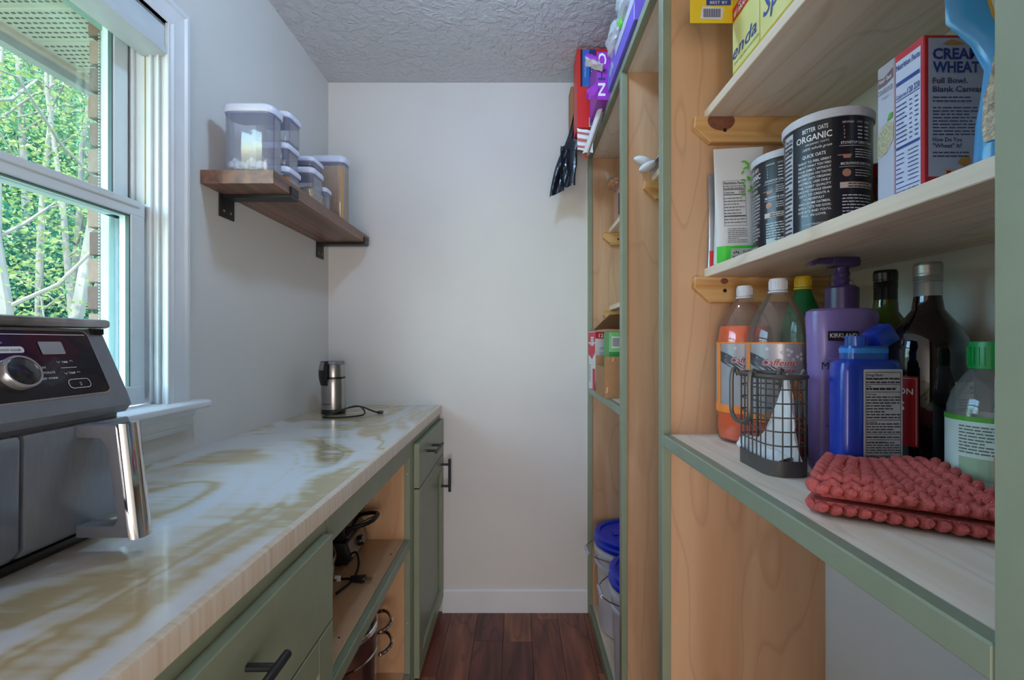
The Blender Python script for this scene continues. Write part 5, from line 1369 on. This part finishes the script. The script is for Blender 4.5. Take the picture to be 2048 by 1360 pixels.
# open end flap standing out over the aisle
flp = sp.part('end_flap', B().box(-.083, .0, D - .0015, D, .104, .188, bev=.0005, seg=1), YEL, smooth=False, label='open end flap with barcode')
fpl = plane_map((0, D - .0015, 0), (1, 0, 0), (0, 0, 1), .0005)
prints(sp, [('p', [(-.064, .112), (-.022, .110), (-.017, .134), (-.060, .136)])], mat('pale_barcode_patch', '#C9CCD6'), fpl, 'barcode_patch', flp)
prints(sp, [('r', -.0575 + q * .0034, .1145, -.0555 + q * .0034, .131) for q in range(10)], NAVY, fpl, 'barcode', flp, k=1)
prints(sp, [('r', -.052, .138, -.004, .150)], BLUEP, fpl, 'blue_bar', flp)
prints(sp, [('t', 'BEST BY', -.045, .1405, .008, 'L', .034)], PAPER, fpl, 'lettering', flp, k=1)

# ------------------------------------------------------------------ middle bay: white plastic pouch over the shelf edge
wp = Thing('plastic_pouch', 'white plastic pouch with two rounded ends poking over the middle shelf edge', 'pouch', (.44, 1.34, Z2))
WPL = mat('white_soft_plastic', '#D2D4D8', rough=.4, var=.05, bump=.3, bscale=60)
wp.part('body', B().grid(crumple(lambda u, v: V((.405 + .12 * u, 1.27 + .13 * v, Z2 + .004 + .05 * math.sin(PI * v) * math.sin(PI * min(1, u * 1.3 + .1)))), .002, 5), 12, 10, thick=.001), WPL)
for (x, y, z_, a) in ((.382, 1.385, Z2 + .030, .25), (.392, 1.365, Z2 + .006, -.45)):
    wp.part('rounded_end', B().ball((x, y, z_ + .004), .030, .018, .013, n=12, k=9, M=Matrix.Rotation(a, 3, 'Y')), WPL)

# ------------------------------------------------------------------ far bay, worktop level
CARD = mat('brown_cardboard', '#A5764E', rough=.8, var=.08, scale=30, bump=.15, bscale=80, stretch=(8, 8, 1))
rb = carton('tissue_box', 'red and white carton marked 12 against the end panel', .334, .432, 1.955, 2.035, ZW + .0005, .250, mat('white_carton', '#CDC9CC', rough=.45, var=.02), rotz=math.radians(12))
W, D, H = rb.w, rb.d, rb.h
RB = mat('crimson_print', '#C2263A', rough=.4)
for q in ((H - .030, H - .001), (.001, .030)): prints(rb, [('r', .0, q[0], W, q[1])], RB, rb.front, 'red_band')
prints(rb, [('t', '12', .016, H - .024, .022, 'L', .022, .03), ('t', 'C', .050, H - .024, .022, 'L', None, .03)], PAPER, rb.front, k=1)
prints(rb, [('p', [(.012, .06), (.03, .095), (.05, .085), (.05, .055)])] + fine(.02, .05, .150, .165, 2, 4, .3) + fine(.02, .05, .172, .185, 2, 5, .3), mat('slate_print', '#3C4668'), rb.front, 'picture')
prints(rb, [('r', D - .03, .0, D, .09), ('p', [(.0, .15), (.045, .13), (D, .16), (D, .20), (.04, .19), (0, .20)]), ('r', .0, .205, D, .248)], RB, rb.side, 'red_print')
prints(rb, [('r', .03, .19, .062, .228)], PAPER, rb.side, 'white_label', k=1)
prints(rb, fine(.032, .06, .192, .226, 5, 3, .4) + fine(.01, .03, .03, .11, 8, 8, .3), INK, rb.side, 'fine_print', k=2)

ct = Thing('cardboard_tray', 'small open brown cardboard carton at the shelf edge', 'carton', (.39, 1.74, ZW))
zc_ = ZW + .0005
ct.part('front_panel', B().box(.3165, .46, 1.652, 1.655, zc_, zc_ + .152), CARD, smooth=False)
ct.part('side_panel', B().box(.3165, .3195, 1.655, 1.84, zc_, zc_ + .115), CARD, smooth=False)
ct.part('side_panel', B().box(.457, .46, 1.655, 1.84, zc_, zc_ + .152), CARD, smooth=False)
ct.part('back_panel', B().box(.3165, .46, 1.84, 1.843, zc_, zc_ + .152), CARD, smooth=False)
ct.part('bottom', B().box(.3195, .457, 1.655, 1.84, zc_, zc_ + .003), CARD, smooth=False)
TAN = mat('torn_paper_scar', '#C9A27C', rough=.8)
fct = plane_map((.3165, 1.652, zc_), (1, 0, 0), (0, 0, 1), .0006)
prints(ct, [('p', [(.004, .018), (.012, .022), (.013, .042), (.006, .040)]), ('p', [(.026, .135), (.03, .150), (.034, .149), (.031, .134)])], TAN, fct, 'torn_paper')
gb_ = carton('green_box', 'green and white food box standing in the brown carton', .342, .440, 1.70, 1.80, zc_ + .0035, .240, mat('box_green', '#2C8A3E', rough=.4, var=.05))
prints(gb_, [('r', .0, .165, .098, .239)], mat('pale_green_print', '#7FBF7C', rough=.4), gb_.front, 'pale_band')
prints(gb_, [('r', .010, .180, .05, .222)], PAPER, gb_.front, 'white_label', k=1)
prints(gb_, [('r', .012 + q * .003, .184, .0135 + q * .003, .218) for q in range(12)], INK, gb_.front, 'barcode', k=2)
prints(gb_, [('p', [(.002, .12), (.014, .15), (.02, .12), (.01, .10)])], mat('pale_green_print', '#7FBF7C'), gb_.front, 'leaf_picture', k=1)
single('cardboard_flap', B().grid(lambda u, v: V((.330 + .15 * v, 1.63 + .36 * u, 1.340 - .046 * u + .006 * math.sin(PI * v))), 6, 4, thick=.003), CARD,
       'loose brown cardboard sheet lying tilted across the box tops', 'cardboard', loc=(.40, 1.85, 1.30))

# far bay upper shelf
bx = carton('snack_box', 'small dark printed box under the snack bag on the far upper shelf', .424, .52, 1.915, 2.01, Z2, .130, mat('pink_brown_board', '#B98A74', rough=.5, var=.1))
prints(bx, [('r', .0, .02, .012, .11)], mat('dark_violet_print', '#3A3348'), bx.front, 'dark_stripe')
prints(bx, fine(.014, .08, .03, .1, 5, 3), mat('rust_print', '#9A4A30'), bx.front, 'fine_print')
sb = Thing('snack_bag', 'clear bag of orange snacks on the far upper shelf', 'bag', (.445, 1.96, Z2 + .132))
zs = Z2 + .1315
rr = random.Random(3); ob = B()
for k in range(22): ob.ball((.418 + rr.uniform(-.02, .06), 1.962 + rr.uniform(-.028, .03), zs + .016 + rr.random() * .034), .012, .012, .010, n=7, k=5)
sb.part('orange_snacks', ob, mat('orange_snack', '#C9803A', rough=.6, var=.2), kind='stuff')
sb.part('film', B().ball((.434, 1.962, zs + .034), .056, .045, .0335, n=14, k=9), clear('crinkled_clear_film', tint=(.97, .96, .95), gloss=.07, body=.10, bodycol=(.85, .8, .75)))
sb.part('seal', B().prism([(.372, zs + .085), (.386, zs + .045), (.396, zs + .060), (.388, zs + .082)], 1, 1.955, 1.957), clear('crinkled_clear_film'))
db = Thing('dark_bottle', 'dark sauce bottle at the back of the far upper shelf', 'bottle', (.475, 2.043, Z2))
db.part('body', B().lathe([(0, 0), (.026, 0), (.028, .006), (.028, .16), (.016, .20), (.013, .24), (.013, .262), (0, .262)], c=(.475, 2.043, Z2), caps=False), mat('dark_sauce_glass', '#1C1614', rough=.12, coat=.4))
cap(db, (.475, 2.043), Z2 + .26, .0155, .03, BLACKP)

# ------------------------------------------------------------------ buckets
BKW = mat('white_bucket_plastic', '#C3C6D2', rough=.38, var=.03, scale=6)
BKB = mat('blue_bucket_lid', '#0F2FBE', rough=.3, var=.05)
def bucket(label, x, y):
    T = Thing('plastic_bucket', label, 'bucket', (x, y, .0455), group='white buckets with blue lids')
    c = (x, y, .0455)
    T.part('body', B().lathe([(0, 0), (.122, 0), (.130, .008), (.141, .315), (.152, .318), (.152, .336), (.144, .340), (.144, .352), (0, .352)], n=52, c=c, caps=False), BKW)
    T.part('rib', B().lathe([(.1415, .272), (.150, .274), (.150, .282), (.1415, .285)], n=52, c=c, caps=False), BKW)
    l = T.part('lid', B().lathe([(0, .352), (.150, .352), (.153, .358), (.153, .368), (.146, .374), (.146, .384), (.150, .388), (.150, .394), (.144, .398), (.128, .398), (.124, .391), (0, .391)], n=52, c=c, caps=False), BKB)
    T.part('grip', B().box(x - .075, x + .075, y - .016, y + .016, c[2] + .390, c[2] + .401, bev=.005).lathe([(.030, .390), (.030, .403), (.026, .405), (0, .405)], n=24, c=c, caps=False), BKB, parent=l)
    P = []
    for i in range(15):
        t = PI * i / 14
        P.append((x + (.1545 + .036 * math.sin(t) ** 2) * math.cos(t + PI * .5), y + .1545 * math.sin(t + PI * .5), c[2] + .335 - .012 * math.sin(t)))
    h = T.part('bail', B().tube(P, .0022, n=6), STEEL)
    T.part('bail_ear', B().cyl((P[0][0], P[0][1], P[0][2] - .008), (P[0][0], P[0][1], P[0][2] + .008), .004, n=10), BKW, parent=h)
    p = V(P[6]); q = V(P[8])
    T.part('bail_grip', B().cyl(p, q, .007, n=10), BKW, parent=h)
bucket('white plastic bucket with blue screw lid next to the end wall', .476, 1.915)
bucket('white plastic bucket with blue screw lid nearer the camera', .474, 1.596)

# ------------------------------------------------------------------ clutter on the top shelf
Z3 = 2.1075
hb_ = carton('trash_bag_box', 'tall red trash bag carton with blue stripes overhanging the top shelf', .240, .392, 1.835, 1.945, Z3, .318, mat('bright_red_carton', '#D5241F', rough=.42, var=.04))
W, D, H = hb_.w, hb_.d, hb_.h
prints(hb_, [('r', .022, .165, .050, H - .003)], mat('mid_blue_print', '#2E66B8', rough=.42), hb_.front, 'blue_stripe')
prints(hb_, [('r', .050, .160, .076, H - .003)], NAVY, hb_.front, 'navy_stripe')
prints(hb_, [('r', .014, .165, .022, H - .003)], INK, hb_.front, 'black_stripe')
def down(o, m): return plane_map(o, (0, 0, -1), (1, 0, 0), .0005)
dm = down((0, 0, H), 0)
prints(hb_, [('t', 'ULTRA STRONG', .030, .0565, .014, 'L', .125, .02), ('t', '100 Trash Can Liners', .030, .031, .008, 'L', .085)], PAPER, dm, k=1)
prints(hb_, [('r', .145, .080, .180, .097)], mat('pale_blue_patch', '#9FB4D6'), dm, 'brand_patch')
prints(hb_, [('t', 'Hefty', .147, .0835, .014, 'L', .034, .03, .2)], NAVY, dm, k=1)
prints(hb_, [('r', .048, .004, .078, .040)], mat('grey_barcode_patch', '#BDBFC6'), hb_.front, 'barcode_patch')
prints(hb_, [('r', .051, .008 + q * .0026, .072, .0095 + q * .0026) for q in range(11)], INK, hb_.front, 'barcode', k=1)
carton('plain_box', 'plain brown box behind the red trash bag carton', .232, .36, 1.985, 2.065, Z3, .250, CARD)
# purple carton, torn open
MAG = mat('magenta_purple_print', '#9A35B4', rough=.4, var=.04)
pb = carton('purple_box', 'purple printed carton torn open in front of the red one', .2845, .40, 1.625, 1.79, Z3, .172, MAG)
fd = plane_map((0, 0, pb.h), (0, 0, -1), (1, 0, 0), .0005)          # reads downwards on the near face
for q in (('C', .004, .004, .040, .040), ('H', .062, .004, .036, .040), ('N', .112, .004, .036, .046)):
    prints(pb, [('t', q[0], q[1], q[2], q[3], 'L', q[4], .02)], PAPER if q[0] != 'H' else NAVY, fd)

pb.part('torn_flap', B().grid(crumple(lambda u, v: V((-.044 + .06 * u, -.006 - .022 * math.sin(PI * v), pb.h - .030 - .022 * v - .022 * u)), .003, 4), 8, 6, thick=.0012), mat('white_torn_board', '#C9C3BE', rough=.7))
pb.part('torn_flap', B().grid(crumple(lambda u, v: V((-.040 + .042 * u, .002 - .012 * math.sin(PI * v), pb.h - .004 - .036 * v - .01 * u)), .002, 14), 8, 6, thick=.0012), MAG)
pb.part('torn_flap', B().grid(crumple(lambda u, v: V((-.038 + .040 * u, .004 - .012 * math.sin(PI * v), .004 + .058 * v * (.6 + .4 * u))), .002, 15), 8, 6, thick=.0012), MAG)
pb.part('clear_wrap', B().grid(crumple(lambda u, v: V((.068 + .016 * u, -.012 - .03 * u, .005 + (pb.h + .02) * v)), .004, 9), 5, 12, thick=.0006), clear('milky_wrap', tint=(.95, .95, .98), gloss=.2, body=.4, bodycol=(.75, .75, .82)))
lv_ = carton('lilac_box', 'lilac carton under the crumpled clear bag on the top shelf', .3125, .43, 1.22, 1.575, Z3, .078, mat('lilac_print_board', '#6C59C4', rough=.4, var=.05))
prints(lv_, [('r', .12, .050, .355, .0775)], mat('pale_lilac_white', '#B4B2CC', rough=.4), lv_.side, 'pale_band')
prints(lv_, [('r', .12, .047, .355, .050)], mat('gold_edge_print', '#B98D2E'), lv_.side, 'gold_rule')
prints(lv_, [ell(.05, .040, .018, .012, 14), ell(.085, .040, .012, .009, 14), ell(.068, .054, .01, .01, 12)], mat('pale_lilac_white', '#B4B2CC'), lv_.side, 'flower_print')
# crumpled clear bag with green things in it
FILM = clear('milky_crinkled_film', tint=(.98, .98, 1.0), gloss=.12, body=.38, bodycol=(.93, .94, .98), rough=.15)
zf = Z3 + .0795
cbg = Thing('clear_plastic_bag', 'crumpled clear plastic bag with green contents on the lilac carton', 'bag', (.36, 1.36, zf))
def blob(cx, cy, cz, rx, ry, rz, amp, seed, n=30, k=20, f=3.4):
    b = B().ball((0, 0, 0), 1, 1, 1, n=n, k=k); rnd = random.Random(seed)
    K = [(V((rnd.gauss(0, f), rnd.gauss(0, f), rnd.gauss(0, f))), rnd.uniform(0, 6.28)) for _ in range(8)]
    for v in b.bm.verts:
        d = v.co.normalized(); g = 1 + sum(amp * (abs(math.sin(d.dot(a) + c)) - .6) for a, c in K)
        v.co = V((cx + d.x * rx * g, cy + d.y * ry * g, max(zf, cz + d.z * rz * g)))
    return b
cbg.part('film', blob(.357, 1.30, zf + .062, .064, .125, .064, .09, 4), FILM, ang=18)
cbg.part('film_tail', blob(.322, 1.475, zf + .040, .030, .075, .042, .11, 9), FILM, ang=18)
GRN = mat('bright_green_packet', '#66C23F', rough=.35, var=.12, bump=.3)
cbg.part('green_packet', blob(.338, 1.265, zf + .058, .036, .055, .042, .06, 6), GRN)
cbg.part('green_packet', blob(.328, 1.395, zf + .036, .018, .026, .022, .06, 7), GRN)
# black bag hanging over the edge
BB = mat('black_bag_film', '#1B1E28', rough=.22, var=.15, bump=.8, bscale=60, coat=.4)
hg = Thing('black_bag', 'black plastic bag hanging down beside the red carton', 'bag', (.22, 1.955, 2.10))
hg.part('film', B().grid(crumple(lambda u, v: V((.272 - .060 * v - (.030 + .036 * min(1, v * 1.5)) * (1 - u) + .012 * math.sin(5 * v), 1.962 + .007 * math.sin(8 * u + 4 * v), 2.255 - .36 * v - .03 * (1 - u) * v)), .0045, 11, 6), 18, 26, thick=.001), BB, ang=15)
hg.part('loose_corner', B().grid(crumple(lambda u, v: V((.186 + .072 * u * (1 - .2 * v), 1.940 + .018 * math.sin(5 * u), 2.075 - .17 * v + .05 * u * (1 - v))), .005, 3, 6), 10, 12, thick=.001), BB, ang=15)
# white sleeve and striped packet hanging under the purple carton
st = Thing('white_sleeve', 'curled white plastic sleeve hanging over the top rail', 'sleeve', (.30, 1.72, 2.10))
st.part('sheet', B().grid(lambda u, v: V((.312 - .050 * v + .012 * math.cos(5.2 * u), 1.70 + .05 * v + .016 * math.sin(5.2 * u), 2.115 - .150 * v)), 14, 8, thick=.001), WPL)
st.part('red_edge', B().grid(lambda u, v: V((.264 - .006 * v + .018 * (u - .5), 1.752 + .012 * u, 1.975 - .026 * v)), 4, 3, thick=.001), mat('salmon_red_film', '#D0705E', rough=.5))
sk = Thing('striped_packet', 'red and white striped packet peeking out under the red carton', 'packet', (.27, 1.82, 2.03))
sk.part('packet', B().grid(crumple(lambda u, v: V((.240 + .060 * u, 1.822 - .015 * u, 2.098 - .085 * v - .02 * u)), .002, 6), 8, 8, thick=.004), PAPER)
ms = plane_map((.240, 1.8185, 2.00), (1, -.25, 0), (0, 0, 1), .004)
prints(sk, [('p', [(.0, .075), (.05, .062), (.05, .07), (.0, .083)]), ('p', [(.0, .045), (.045, .034), (.045, .046), (.0, .057)]), ('p', [(.0, .02), (.03, .014), (.03, .022), (.0, .028)])], mat('brick_red_stripe', '#B4453C'), ms, 'red_stripe')
